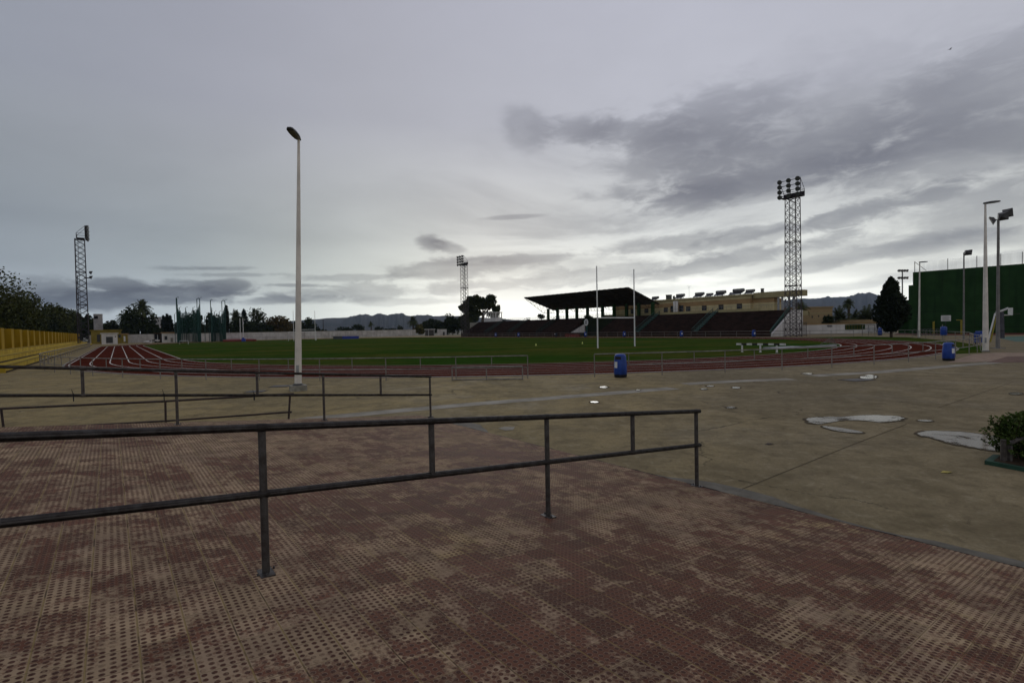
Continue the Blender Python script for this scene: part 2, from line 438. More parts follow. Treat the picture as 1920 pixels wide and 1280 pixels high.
# track, grass and lines
RI, S0, LS = 35.64, 17.6, 84.39
def oval(r, z, n=64):
    pts = []
    for i in range(n + 1):
        th = -math.pi / 2 + math.pi * i / n
        pts.append(W(S0 - r * math.cos(th), r * math.sin(th), z))
    for i in range(n + 1):
        th = math.pi / 2 - math.pi * i / n
        pts.append(W(S0 + LS + r * math.cos(th), r * math.sin(th), z))
    return pts
tm = bpy.data.materials.new('track rubber'); tm.use_nodes = True
t = NT(tm.node_tree); bs = t.n['Principled BSDF']; co = t.n.new('ShaderNodeTexCoord').outputs['Object']
c = t.mix(t.smooth(t.noise(co, .35, 6, .65), .35, .68), (.104, .0260, .0160), (.070, .0190, .0120))
c = t.mix(t.smooth(t.noise(co, 45, 3), .3, .7, 0, .4), c, (.04, .012, .008))
t.put(bs.inputs['Base Color'], c); bs.inputs['Roughness'].default_value = 1; bs.inputs['Specular IOR Level'].default_value = 0
MATS['track rubber'] = tm
g = MB(); a = oval(RI + 7.55, .006); b = oval(RI, .006)
g.strip(a + a[:1], b + b[:1]); structure(g, 'running_track', 'track rubber')
g = MB(); k0 = oval(RI + 7.70, .0); k1 = oval(RI + 7.70, .012); a2 = oval(RI + 7.56, .012)
g.strip(k1 + k1[:1], a2 + a2[:1]); structure(g, 'track_kerb', 'concrete block')
g = MB()
for k in range(7):
    r = RI + 1.22 * k; w = .042 if k else .05
    a, b = oval(r + w, .014), oval(r - w * .7, .014); g.strip(a + a[:1], b + b[:1])
mat('line paint', (.64, .60, .53), .85, .2, 2)
structure(g, 'lane_lines', 'line paint')
grm = bpy.data.materials.new('pitch grass'); grm.use_nodes = True
t = NT(grm.node_tree); bs = t.n['Principled BSDF']; co = t.n.new('ShaderNodeTexCoord').outputs['Object']
gx, gy, gz = t.sep(co)
c = t.mix(t.smooth(t.noise(t.comb(t.math('MULTIPLY', gx, .35), gy, 0.0), .16, 6, .65, .5), .38, .66), (.026, .072, .009), (.088, .088, .018))
c = t.mix(t.smooth(t.noise(co, .6, 6, .7), .4, .7, 0, .6), c, (.018, .034, .006))
c = t.mix(t.smooth(t.noise(co, 9, 4, .7), .35, .75, 0, .4), c, (.050, .056, .014))
t.put(bs.inputs['Base Color'], c); bs.inputs['Roughness'].default_value = 1.; bs.inputs['Specular IOR Level'].default_value = 0.
t.put(bs.inputs['Normal'], t.bump(t.noise(co, 14, 4, .7), .8, .06))
MATS['pitch grass'] = grm
g = MB(); b = oval(RI - .05, .022); ctr = W(S0 + LS / 2, 0, .09)
g.add(b + [ctr], [(i, (i + 1) % len(b), len(b)) for i in range(len(b))]); structure(g, 'pitch', 'pitch grass')
# grass wedge outside the bend on the right, strip behind the far straight
g = MB()
outer = [W(-27.0, 3.5, .004), W(-25.2, 14.5, .004), W(-21.0, 26.5, .004), W(-18.0, 32.5, .004), W(-13.4, 41.5, .004), W(-6, 47.0, .004)]
inn = []
for q in (-2.0, 0, 21, 37, 47, 60, 66):
    inn.append(W(S0 - (RI + 7.75) * math.cos(R(q)), (RI + 7.75) * math.sin(R(q)), .004))
g.poly(inn[1:] + outer[::-1]); structure(g, 'grass_verge', 'pitch grass')
# coloured paving by the courts on the right
mat('pink paving', (.30, .22, .16), .85, .2, 2, .2, 40)
mat('red paving', (.17, .11, .085), .85, .2, 2, .2, 40)
mat('teal court', (.10, .16, .125), .85, .15, .4)
mat('red court', (.105, .038, .028), .85, .15, .4)
mat('pale band', (.36, .33, .27), .85, .18, 1.2, .2, 40, color2=(.22, .20, .155))
mat('grey patch', (.155, .142, .115), .8, .25, 3, .2, 40)
def gpoly(pxs, z): return [ground(x, y, 0) + Z * z for x, y in pxs]
def gflat(name, m, pxs, z=.004):
    g = MB(); p = gpoly(pxs, z)
    if sum(p[i].x * p[(i + 1) % len(p)].y - p[(i + 1) % len(p)].x * p[i].y for i in range(len(p))) < 0: p.reverse()
    g.poly(p); return structure(g, name, m)
gflat('paving', 'pink paving', [(1775, 680), (1802, 671), (1826, 664), (1870, 661), (1985, 662), (1985, 676), (1880, 677)])
gflat('paving', 'red paving', [(1850, 679.5), (1890, 668), (1985, 668), (1985, 679)], .008)
gflat('court_floor', 'teal court', [(1876, 634.5), (1888, 631), (2100, 626), (2200, 640), (1990, 640), (1905, 640.5)])
gflat('court_floor', 'red court', [(1672, 627.5), (1850, 628.5), (2100, 624), (2100, 619), (1740, 621.5), (1690, 624)], .004)
# pale concrete band across the plaza
def gband(pxs, w, z=.004):
    g = MB(); p = [ground(x, y) + Z * z for x, y in pxs]; a, b = [], []
    for i, q in enumerate(p):
        d = (p[min(i + 1, len(p) - 1)] - p[max(i - 1, 0)]).normalized(); n = Vector((-d.y, d.x, 0)) * (w / 2)
        a.append(q - n); b.append(q + n)
    g.strip(a, b); return g
g = gband([(400, 812), (580, 785), (880, 758), (1110, 740), (1262, 727.5)], .62); structure(g, 'paving_band', 'pale band')
g = gband([(1284, 720), (1380, 714.5), (1485, 710.5)], .62); structure(g, 'paving_band', 'pale band')
g = gband([(1522, 704.5), (1640, 698), (1760, 688), (1865, 679.5)], .70); structure(g, 'paving_band', 'pale band')

# ------------------------------------------------------------------ the ramp of studded tiles
E0 = ground(1309, 912)
RE = Vector((.618, -.786, 0)).normalized()     # along the lower edge
RN = Vector((-RE.y, RE.x, 0)) * -1             # uphill
SL = .094
def ramp(e, n, dz=0.0): return E0 + RE * e + RN * n + Z * (SL * n + dz)
def ramp_hit(px, py):
    d = ray(px, py); nn = Vector((0, 0, 1)) - RN * SL
    return EYE + d * ((E0 - EYE).dot(nn) / d.dot(nn))
tl = bpy.data.materials.new('studded tile'); tl.use_nodes = True
t = NT(tl.node_tree); bs = t.n['Principled BSDF']; co = t.n.new('ShaderNodeTexCoord').outputs['Object']
x, y, z = t.sep(co)
def cell(v, p, off=0.0): return t.math('SUBTRACT', t.math('FRACT', t.math('ADD', t.math('DIVIDE', v, p), 40.0 + off)), .5)
PITCHT = .04
cx, cy = cell(x, PITCHT), cell(y, PITCHT)
rr = t.math('SQRT', t.math('ADD', t.math('MULTIPLY', cx, cx), t.math('MULTIPLY', cy, cy)))
wob = t.noise(co, 140, 2)
rr = t.math('ADD', rr, t.math('MULTIPLY', t.math('SUBTRACT', wob, .5), .10))
stud = t.smooth(rr, .27, .33, 1, 0)
ring = t.math('MULTIPLY', t.smooth(rr, .27, .31, 0, 1), t.smooth(rr, .34, .39, 1, 0))
def seam(v, p, w): 
    k = t.math('ABSOLUTE', cell(v, p, .5)); return t.smooth(k, w * .45, w, 1, 0)
sx, sy = seam(y, .2, .024), seam(x, .2, .013)
# dust trodden into the recesses
lo = t.noise(co, .55, 4, .6, .5); hi = t.noise(co, 3.3, 7, .68, .5); ti = t.noise(co, 38, 4, .7)
tile_id = t.comb(t.math('FLOOR', t.math('DIVIDE', x, .2)), t.math('FLOOR', t.math('DIVIDE', y, .2)), 0.0)
wn = t.n.new('ShaderNodeTexWhiteNoise'); t.put(wn.inputs['Vector'], tile_id)
dust = t.math('ADD', t.math('MULTIPLY', lo, .80), t.math('MULTIPLY', hi, 1.20))
dust = t.math('ADD', dust, t.math('MULTIPLY', wn.outputs[0], .05))
dust = t.math('ADD', dust, t.math('MULTIPLY', t.math('SUBTRACT', ti, .5), .30))
dust = t.math('SUBTRACT', dust, t.smooth(x, -4.5, 4.0, -.035, .085))
dust = t.math('ADD', dust, t.math('MULTIPLY', t.math('SUBTRACT', t.noise(co, 11, 5, .7), .5), .34))
edge = t.math('MULTIPLY', t.math('MAXIMUM', t.smooth(t.math('ABSOLUTE', cell(y, .2, .5)), 0., .16, 1, 0), t.smooth(t.math('ABSOLUTE', cell(x, .2, .5)), 0., .14, 1, 0)), .07)
dust = t.math('ADD', dust, t.math('MULTIPLY', t.math('SUBTRACT', t.noise(co, 26, 4, .75), .5), .60))
dm = t.smooth(t.math('ADD', dust, edge), .92, 1.13)
clean = t.mix(t.smooth(hi, .35, .65), (.146, .062, .038), (.096, .047, .032))
dustc = t.mix(t.smooth(t.noise(co, 1.4, 5, .65), .35, .65), (.375, .268, .165), (.29, .205, .135))
dustc = t.mix(t.smooth(t.noise(co, .9, 4, .6), .60, .72, 0, .6), dustc, (.34, .25, .11))
recess = t.mix(dm, clean, dustc)
top = t.mix(t.math('MULTIPLY', dm, t.math('MAXIMUM', t.smooth(wob, .55, .75, 0, .55), t.smooth(t.noise(co, 5.5, 5, .7), .50, .62, 0, .85))), t.mix(t.smooth(ti, .3, .7), (.104, .047, .034), (.066, .034, .025)), dustc)
c = t.mix(stud, recess, top)
vv = t.smooth(wn.outputs[0], 0, 1, .82, 1.16, 'LINEAR')
c = t.mix(1.0, c, t.comb(vv, vv, vv), 'MULTIPLY')
c = t.mix(t.math('MULTIPLY', ring, t.smooth(wob, .3, .6, .15, .75)), c, (.27, .20, .135))
c = t.mix(t.math('MULTIPLY', sx, .75), c, t.mix(t.smooth(t.noise(co, 5, 4), .5, .6), (.26, .19, .075), (.03, .022, .014)))
c = t.mix(t.math('MULTIPLY', sy, .7), c, t.mix(t.smooth(t.noise(co, 7, 4), .45, .6), (.22, .165, .08), (.035, .025, .016)))
t.put(bs.inputs['Base Color'], c)
t.put(bs.inputs['Roughness'], t.mix(dm, (.7, .7, .7), (.95, .95, .95)))
bs.inputs['Specular IOR Level'].default_value = .06
hgt = t.math('SUBTRACT', t.math('MULTIPLY', t.smooth(rr, .20, .38, 1, 0), 1.0), t.math('ADD', t.math('MULTIPLY', sx, .8), t.math('MULTIPLY', sy, .5)))
hgt = t.math('ADD', hgt, t.math('MULTIPLY', ti, .35))
t.put(bs.inputs['Normal'], t.bump(hgt, .9, .0045))
MATS['studded tile'] = tl
g = MB()
EL, ER, N1 = -7.47, 9.0, 9.5
jag = []
def rl(e, n, z): return Vector((e, n, z))
n_e = 48
low = [rl(EL + (ER - EL) * i / n_e, (rnd.random() - .5) * .02, .012) for i in range(n_e + 1)]
hi_ = [rl(v.x, N1, SL * N1 + .012) for v in low]
g.strip(low, hi_)
g.strip(hi_, [rl(v.x, N1 + 5, SL * N1 + .012) for v in hi_])
g.strip([rl(v.x, v.y - .004, -.25) for v in low], low)
left_top = [low[0], hi_[0], rl(EL, N1 + 5, SL * N1 + .012)]
g.strip(left_top, [rl(v.x, v.y, -.3) for v in left_top])
ro = structure(g, 'tiled_ramp', 'studded tile')
ro.location = E0
ro.rotation_euler = (0, 0, math.atan2(RE.y, RE.x) )
# local +y must run uphill: uphill is to the right-hand side of RE, so mirror y in the mesh
for v in ro.data.vertices: v.co.y = -v.co.y
ro.data.flip_normals()
# grey mortar repair along the lower edge and a joint in the concrete
g = MB(); a, b = [], []
for i in range(60):
    e = EL + 1.0 + i * .26
    w = .03 + .30 * max(0, math.sin(i * .55) * .5 + math.sin(i * .23 + 1) * .7 - .05 + rnd.random() * .2)
    a.append(E0 + RE * e + RN * -.004 + Z * .005); b.append(E0 + RE * e - RN * w + Z * .005)
g.strip(a, b); structure(g, 'mortar_strip', 'grey patch')
g = MB(); a, b = [], []
for i in range(280):
    e = EL + .2 + i * .06
    a.append(E0 + RE * e + RN * .01 + Z * .014); b.append(E0 + RE * e - RN * (.006 + .022 * rnd.random() + .012 * math.sin(i * .37)) + Z * .009)
g.strip(a, b); structure(g, 'ramp_edge_gap', 'dark opening')
for p, q in (((1388, 918), (1602, 832)), ((1602, 832), (1700, 795)), ((1330, 722), (1790, 742)), ((1760, 764), (1900, 716))):
    g = MB(); a, b = ground(*p) + Z * .004, ground(*q) + Z * .004
    n = (b - a).cross(Z).normalized() * .007
    g.poly([a + n, b + n, b - n, a - n]); structure(g, 'expansion_joint', 'damp concrete')

# ------------------------------------------------------------------ standing water
pw = bpy.data.materials.new('puddle water'); pw.use_nodes = True
t = NT(pw.node_tree); bs = t.n['Principled BSDF']; co = t.n.new('ShaderNodeTexCoord').outputs['Object']
bs.inputs['Base Color'].default_value = (.15, .12, .08, 1); bs.inputs['Roughness'].default_value = .09
bs.inputs['IOR'].default_value = 1.19; bs.inputs['Specular IOR Level'].default_value = .5
t.put(bs.inputs['Alpha'], t.math('MULTIPLY', t.smooth(t.noise(t.vmath('ADD', co, t.comb(31.0, 7.0, 0.0)), 2.6, 6, .62, .8), .36, .50, .10, 1.0), .97))
t.put(bs.inputs['Normal'], t.bump(t.noise(co, 3, 2), .02, .02))
MATS['puddle water'] = pw
def smooth_loop(pts, it=3):
    for _ in range(it + 1):
        q = []
        for i in range(len(pts)):
            a, b = pts[i], pts[(i + 1) % len(pts)]
            q += [a * .75 + b * .25, a * .25 + b * .75]
        pts = q
    return pts
def puddle(pxs, damp=1.05):
    p = smooth_loop([ground(x, y) for x, y in pxs])
    p = [v + Vector((mnoise.noise(v * 3.1), mnoise.noise(v * 2.7 + Vector((5, 1, 0))), 0)) * .09 + Vector((mnoise.noise(v * 11), mnoise.noise(v * 12), 0)) * .035 for v in p] if (p[0] - p[len(p) // 2]).length > 1 else p
    if sum(p[i].x * p[(i + 1) % len(p)].y - p[(i + 1) % len(p)].x * p[i].y for i in range(len(p))) < 0: p.reverse()
    c = sum(p, Vector()) / len(p)
    g = MB(); g.poly([v + Z * .012 for v in p]); structure(g, 'puddle', 'puddle water')
    g = MB(); q = [c + (v - c) * damp + (v - c).normalized() * (.035 + .05 * mnoise.noise(v * 4)) + Z * .008 for v in p]
    g.poly(q); structure(g, 'damp_patch', 'damp concrete')
def z8(pts): return [(1100 + x / 2.341, 660 + y / 2.341) for x, y in pts]
puddle(z8([(948, 298), (1010, 284), (1120, 286), (1230, 276), (1330, 280), (1415, 292), (1380, 300), (1290, 309), (1215, 300), (1110, 300), (1040, 320), (985, 312)]))
puddle(z8([(1018, 323), (1100, 331), (1225, 353), (1190, 358), (1080, 346)]))
puddle(z8([(1450, 355), (1530, 345), (1640, 350), (1770, 366), (1850, 380), (1850, 440), (1730, 426), (1600, 400), (1490, 374)]))
puddle(z8([(1440, 300), (1490, 298), (1530, 303), (1490, 307)]))
puddle([(1608, 707), (1630, 702), (1646, 704), (1642, 710), (1622, 711)])
puddle([(1500, 700), (1514, 699.3), (1526, 701), (1512, 702.2)])
for x, y, w, h in [(1380.5, 727, 9, 1.8), (1133, 726, 10, 1.8), (1115, 754, 9, 1.5), (1196, 731.5, 5, 1.1), (1332, 724, 8, 1.2), (1320, 729.5, 7, 1.4), (1370, 764, 10, 1.6), (1905, 738, 14, 2.5)]:
    puddle([(x - w, y), (x - w * .5, y - h), (x + w * .4, y - h * .9), (x + w, y), (x + w * .4, y + h), (x - w * .6, y + h * .8)])
# pale scuff beside the ramp
gflat('paint_scuff', 'pale band', [(934, 803), (945, 800), (966, 800), (962, 806), (948, 807)], .005)
# ------------------------------------------------------------------ railings
def rail_thing(label, pts_full, pts_half, ends, h, mid, r, material, group=None, name='handrail', foot=True):
    """a tubular railing: full posts, half posts hung between the two rails"""
    root = thing(name, label, 'railing', pts_full[0], group)
    for p in pts_full:
        g = MB(); g.tube([p - Z * .05, p + Z * (h - r)], r * .95, 10)
        o = g.build('post', material, root, p)
        if foot:
            g = MB(); g.box(p + Z * .012, (r * 3.4, r * 5.6, .014), A0); [g.lathe(p + Vector((a_ * r * 1.1, b_ * r * 2.0, .018)), [(.008, 0), (.008, .012), (.003, .016)], 6) for a_ in (-1, 1) for b_ in (-1, 1)]; g.build('foot_plate', material, o, p)
    for p in pts_half:
        g = MB(); g.tube([p + Z * (mid + r * .6), p + Z * (h - r)], r * .95, 10); g.build('half_post', material, root, p)
    dirn = (ends[1] - ends[0]).normalized()
    for nm, z in (('top_rail', h), ('mid_rail', mid)):
        g = MB(); g.tube([q + Z * z for q in ends], r, 12)
        if foot:
            for p in pts_full + pts_half:
                k = (p - ends[0]).dot(dirn); q = ends[0] + dirn * k + Z * z
                g.tube([q - dirn * .034, q - dirn * .02, q + dirn * .02, q + dirn * .034], [r * 1.01, r * 1.10, r * 1.10, r * 1.01], 12); g.build(nm, material, root, ends[0])
    return root
nodes_ = []
HR, MR = .97, .535
def rline(px_list):
    return [ramp_hit(x, y) for x, y in px_list]
# ramp rail one (close to the camera): straight line uphill through the surveyed end post
pA, pB = ramp_hit(1309, 912), ramp_hit(499, 1077)
dR = (pB - pA).normalized(); LR = (pB - pA).length
on = lambda k: pA + dR * k
def k_of(px, py, h):       # distance down the rail line of the photographed post
    best = min(range(0, 1400), key=lambda i: abs(proj_x(on(i * .01) + Z * h) - px)); return best * .01
def proj_x(p):
    q = p - EYE; cp, sp = math.cos(PITCH), math.sin(PITCH)
    zc = q.y * cp - q.z * sp; yc = q.y * sp + q.z * cp
    if zc < .2: return -99999
    a, b = q.x / zc, yc / zc
    return 960 + FPX * (a * math.cos(ROLL) - b * math.sin(ROLL))
full1 = [pA + dR * .03, on(k_of(1026, 880, .45)), pB, on(LR + (LR - k_of(1026, 880, .45)))]
half1 = [on(k_of(1186, 800, .7)), on(k_of(810, 840, .7)), on(LR + (LR - k_of(810, 840, .7)))]
rail_thing('long dark two-bar ramp handrail crossing the foreground above the studded tiles', full1, half1,
           [pA - dR * .05, on(LR + 3.6)], HR, MR, .0255, 'weathered rail', 'ramp handrails')
qA = ground(807.5, 782); qB = ramp_hit(333, 797)
dQ = (qB - qA).normalized(); LQ = (qB - qA).length
on2 = lambda k: qA + dQ * k
on_save = on
def k2(px, h): return min(range(0, 1200), key=lambda i: abs(proj_x(on2(i * .01) + Z * h) - px)) * .01
full2 = [qA, on2(k2(607, .5)), qB, on2(LQ + (LQ - k2(607, .5)))]
half2 = [on2(k2(714, .7)), on2(k2(482, .7)), on2(k2(155.5, .7))]
r2 = rail_thing('two-bar ramp handrail farther back, sloping down to the plaza with black ties', full2, half2,
                [qA - dQ * .04, on2(LQ + 4.5)], HR, MR, .0255, 'galvanised steel', 'ramp handrails')
for px in (137, 308, 477):
    p = on2(k2(px, MR)) + Z * MR
    g = MB(); g.box(p - Z * .03, (.012, .075, .13), math.atan2(dQ.y, dQ.x)); g.tube([p, p + Z * .10 + dQ * .02], .004, 5)
    g.build('cable_tie', 'cable', r2, p)
# collapsed rusty railing tied behind it
nrm2 = Vector((dQ.y, -dQ.x, 0)); nrm2 = nrm2 if nrm2.y > 0 else -nrm2
f0, f1, f2 = ground(8, 812), ground(311, 800), ground(541, 789)
root = thing('fallen_railing', 'collapsed rusty brown railing leaning low behind the ramp handrail', 'railing', f2)
def zpt(px, py, base): 
    d = ray(px, py); k = math.hypot(base.x, base.y) / math.hypot(d.x, d.y); return EYE + d * k
tops = [zpt(2, 766, f0), zpt(310, 752, f1), zpt(544, 738.5, f2)]
for b_, t_ in zip((f0, f1, f2), tops):
    g = MB(); g.tube([b_, t_], .023, 10); g.build('post', 'rusty rail', root, b_)
ext = tops[0] + (tops[0] - tops[1]) * .5
g = MB(); g.tube([ext, tops[0], tops[1], tops[2] + (tops[2] - tops[1]).normalized() * .08], .025, 10); g.build('top_rail', 'rusty rail', root, f2)
m0, m1, m2 = zpt(90, 801, f0), zpt(311, 789, f1), zpt(547, 772, f2)
g = MB(); g.tube([m0 + (m0 - m1) * .6, m0, m1, m2], .022, 10); g.build('mid_rail', 'rusty rail', root, f2)

# ------------------------------------------------------------------ perimeter fences
FR = RI + 8.86
def ringp(deg): return W(S0 - FR * math.cos(R(deg)), FR * math.sin(R(deg)))
def fence(label, pts, spacing=2.98, name='track_fence', half=True, rad=.021, h=.95):
    # pts: dense polyline
    root = thing(name, label, 'fence', pts[0], 'track fences')
    d = [0]
    for a, b in zip(pts, pts[1:]): d.append(d[-1] + (b - a).length)
    def at(k):
        for i in range(len(pts) - 1):
            if k <= d[i + 1] + 1e-6: return pts[i].lerp(pts[i + 1], (k - d[i]) / max(d[i + 1] - d[i], 1e-6))
        return pts[-1]
    n = max(1, round(d[-1] / spacing)); sp = d[-1] / n
    full = half_ = None
    for i in range(n + 1):
        p = at(sp * i)
        if full is None:
            g = MB(); g.tube([p - Z * .05, p + Z * (h - .02)], rad, 8); full = g.build('post', 'fence steel', root, p)
        else: dup(full, p - pts[0], parent=root)
        if half and i < n:
            p = at(sp * (i + .5))
            if half_ is None:
                g = MB(); g.tube([p + Z * .50, p + Z * (h - .02)], rad * .9, 8); half_ = g.build('half_post', 'fence steel', root, p)
            else: dup(half_, p - pts[0], parent=root)
    g = MB(); g.tube([p + Z * h for p in pts], rad * 1.1, 8); g.build('top_rail', 'fence steel', root)
    g = MB(); g.tube([p + Z * .48 for p in pts], rad, 8); g.build('mid_rail', 'fence steel', root)
    return root
arcA = [ringp(-36.6 - (90 - 36.6) * i / 24) for i in range(25)]
fence('galvanised track fence left of the plaza gap, bending away along the yellow wall', arcA + [W(S0 + 12 * i, -FR) for i in range(1, 8)])
arcB = [ringp(-33.0 + 53.0 * i / 26) for i in range(27)]
fence('galvanised track fence right of the gap, curving behind the blue bins', arcB)
fence('short fence run behind the grass wedge on the right, before the green wall', [W(-24.4, 15.5), W(-22.5, 24), W(-20.3, 28.2), W(-17.5, 33.3), W(-12.7, 43), W(-8, 47.5)], half=False)
fence('long low fence in front of the covered grandstand', [W(-6, 44.4)] + [W(10 * i, 44.4) for i in range(0, 11)], half=False, rad=.026)
# low loose barrier standing before the gap
root = thing('low_barrier', 'low galvanised barrier frame standing in front of the fence by the gap', 'barrier', ground(915, 712))
b0, b1 = ground(848, 713), ground(980, 711.5)
for nm, z in (('top_rail', .55), ('bottom_rail', .03)):
    g = MB(); g.tube([b0 + Z * z, b1 + Z * z], .022, 8); g.build(nm, 'fence steel', root)
for k in (0, .49, 1):
    p = b0.lerp(b1, k); g = MB(); g.tube([p, p + Z * .55], .022, 8); g.build('post', 'fence steel', root, p)

# ------------------------------------------------------------------ litter bins
def make_bin(loc, yaw, label, hgt_=.97, stickers=True):
    root = thing('litter_bin', label, 'litter bin', loc, 'blue litter bins')
    s = hgt_ / .97
    g = MB(); g.lathe(loc, [(.245 * s, .12 * s), (.265 * s, .14 * s), (.262 * s, .50 * s), (.235 * s, .80 * s), (.232 * s, .88 * s), (.19 * s, .945 * s), (.10 * s, .965 * s), (.02 * s, .97 * s)], 24)
    g.build('body', 'bin blue', root)
    g = MB(); g.lathe(loc, [(.225 * s, 0), (.25 * s, .02 * s), (.262 * s, .125 * s)], 24); g.build('base', 'bin dark', root)
    d = Vector((math.sin(yaw), -math.cos(yaw), 0)); e = Vector((d.y, -d.x, 0)) * -1
    def patch(name, m, dyaw, w, z0, z1, out):
        g = MB(); yy = yaw + dyaw; a, b = [], []
        for i in range(9):
            q = yy + (i / 8 - .5) * w; dd = Vector((math.sin(q), -math.cos(q), 0))
            r0 = .262 + (.235 - .262) * max(0, (z0 - .5)) / .3; r1 = .262 + (.235 - .262) * max(0, (z1 - .5)) / .3
            a.append(loc + dd * (r0 + out) * s + Z * z0 * s); b.append(loc + dd * (r1 + out) * s + Z * z1 * s)
        g.strip(a, b); return g.build(name, m, root)
    patch('mouth', 'bin dark', 0, 1.15, .74, .86, .006)
    patch('rim', 'bin blue', 0, 1.3, .865, .885, .02)
    if stickers: patch('notice', 'label white', -.35, .62, .40, .65, .006)
    return root
make_bin(ground(1163.5, 707), R(-38), 'big blue litter bin with white notice, beside the gap in the fence')
b = make_bin(ground(1778.5, 676), R(28), 'blue litter bin with open mouth at the end of the right fence', .96)
# bins hung before the stand
smalls = [(81.8, 'blue litter bin at the far end of the grandstand fence'), (71.5, 'blue litter bin with white notice near the far end of the stand'),
          (47.1, 'blue litter bin under the white oval emblem of the stand'),
          (35.9, 'blue litter bin before the stand, seen between the near goal posts'), (22.2, 'blue litter bin below the stairs of the grandstand'),
          (8.4, 'blue and white litter bin at the near corner of the grandstand')]
for s_, lb in smalls: make_bin(W(s_, 43.9), R(20), lb, 1.15)
root = thing('dark_bin', 'small dark litter bin left of the red box in front of the stand', 'litter bin', W(56.9, 43.9))
g = MB(); g.lathe(W(56.9, 43.9), [(.3, 0), (.34, .1), (.34, .85), (.25, 1.0), (.05, 1.04)], 14); g.build('body', 'bin dark', root)
g = MB(); g.box(W(56.9, 43.5, .7), (.28, .03, .22), A0); g.build('notice', 'label white', root)
# post-mounted bin and a double container near the courts
p = ground(1767, 638)
root = thing('post_bin', 'blue litter bin hung on a post below the white notice board', 'litter bin', p, 'blue litter bins')
g = MB(); g.tube([p, p + Z * 1.7], .035, 8); g.build('post', 'fence steel', root)
g = MB(); g.lathe(p + Vector((.1, -.05, .55)), [(.24, 0), (.28, .06), (.29, .78), (.26, .88), (.08, .93)], 18); g.build('body', 'bin blue', root)
p = ground(1838, 645)
root = thing('recycling_bin', 'dark blue recycling bin half hidden by the tall white lamp post', 'bin', p)
g = MB(); g.box(p + Z * .55, (.62, .6, .78), .4); g.box(p + Vector((0, 0, .96)), (.66, .64, .06), .4); g.build('body', 'bin blue', root)
g = MB(); g.prism([p + Vector((-.3, -.3, .99)), p + Vector((.3, -.3, .99)), p + Vector((.2, .25, .99)), p + Vector((-.2, .25, .99))], (0, 0, .14)); g.build('lid', 'bin blue', root)
for a_, b_ in ((-.22, -.22), (.22, -.22), (.22, .22), (-.22, .22)):
    g = MB(); g.box(p + Vector((a_, b_, .09)), (.06, .06, .18)); g.build('leg', 'bin dark', root)
g = MB(); g.box(p + Vector((-.25, -.36, .72)), (.14, .02, .3), .4); g.build('notice', 'label white', root)

# ------------------------------------------------------------------ street lamps
def lamp(label, base, height, r0, r1, head_dir, head_len, lean=(0, 0), block=None, droop=.12):
    root = thing('street_lamp', label, 'street lamp', base, 'white street lamps')
    top = base + Z * height + Vector((lean[0], lean[1], 0))
    g = MB(); n = 10
    g.tube([base.lerp(top, i / n) for i in range(n + 1)], [r0 + (r1 - r0) * (i / n) for i in range(n + 1)], 14); g.build('pole', 'white post', root)
    hv = (EYE - base); hv.z = 0; hv.normalize(); hs = hv.cross(Z)
    g = MB(); c = base + Z * .75 + hv * (r0 * .955); g.hexa([c - hs * .05 - Z * .17, c + hs * .05 - Z * .17, c + hs * .05 + hv * .012 - Z * .17, c - hs * .05 + hv * .012 - Z * .17, c - hs * .05 + Z * .17, c + hs * .05 + Z * .17, c + hs * .05 + hv * .012 + Z * .17, c - hs * .05 + hv * .012 + Z * .17]); g.build('hatch', 'bench grey', root, c)
    g = MB(); g.lathe(base + Z * (block[1] if block else 0), [(r0 * 1.45, 0), (r0 * 1.45, .03), (r0 * 1.05, .06)], 14); g.build('collar', 'lamp grey', root, base)
    if block:
        g = MB(); g.box(base + Z * block[1] / 2, (block[0], block[0], block[1]), .5); g.build('plinth', 'concrete block', root)
    hd = Vector(head_dir).normalized(); side = hd.cross(Z).normalized(); up = side.cross(hd).normalized()
    prof = [(-.10, .055, .06), (.0, .10, .075), (.25, .155, .085), (.6, .165, .08), (.88, .145, .06), (1.0, .09, .035)]
    vs = []; L = head_len
    for k, w, h in prof:
        c = top + hd * (k * L)
        vs += [c - side * w * L - up * .02, c + side * w * L - up * .02, c + side * w * .75 * L + up * h * L, c - side * w * .75 * L + up * h * L]
    fs = [(0, 1, 2, 3)] + [(len(vs) - 1, len(vs) - 2, len(vs) - 3, len(vs) - 4)]
    for i in range(len(prof) - 1):
        for k in range(4): fs.append((i * 4 + (k + 1) % 4, i * 4 + k, i * 4 + 4 + k, i * 4 + 4 + (k + 1) % 4))
    g = MB(); g.add(vs, fs); head = g.build('lamp_head', 'lamp grey', root, top)
    g = MB(); c = top - up * .025
    g.hexa([c + hd * .12 * L - side * .11 * L - up * .02, c + hd * .12 * L + side * .11 * L - up * .02, c + hd * .84 * L + side * .12 * L - up * .02, c + hd * .84 * L - side * .12 * L - up * .02,
            c + hd * .12 * L - side * .12 * L, c + hd * .12 * L + side * .12 * L, c + hd * .84 * L + side * .13 * L, c + hd * .84 * L - side * .13 * L])
    g.build('lens', 'lamp glass', head, top)
    return root
lamp('tall white tapered street lamp on a square concrete plinth, standing alone on the plaza', ground(559, 732), 8.95, .125, .045,
     (.03, -1.0, .08), .86, (.28, 0), (.55, .20))
lamp('tall white street lamp nearest on the right, thick base beside the paving', ground(1848, 659), 9.65, .165, .055, (1, .15, .13), 1.1, (-.05, 0))
lamp('smaller far white street lamp in front of the left end of the green wall', ground(1723, 633), 9.5, .13, .06, (1, .1, .06), 1.05, (.1, 0))
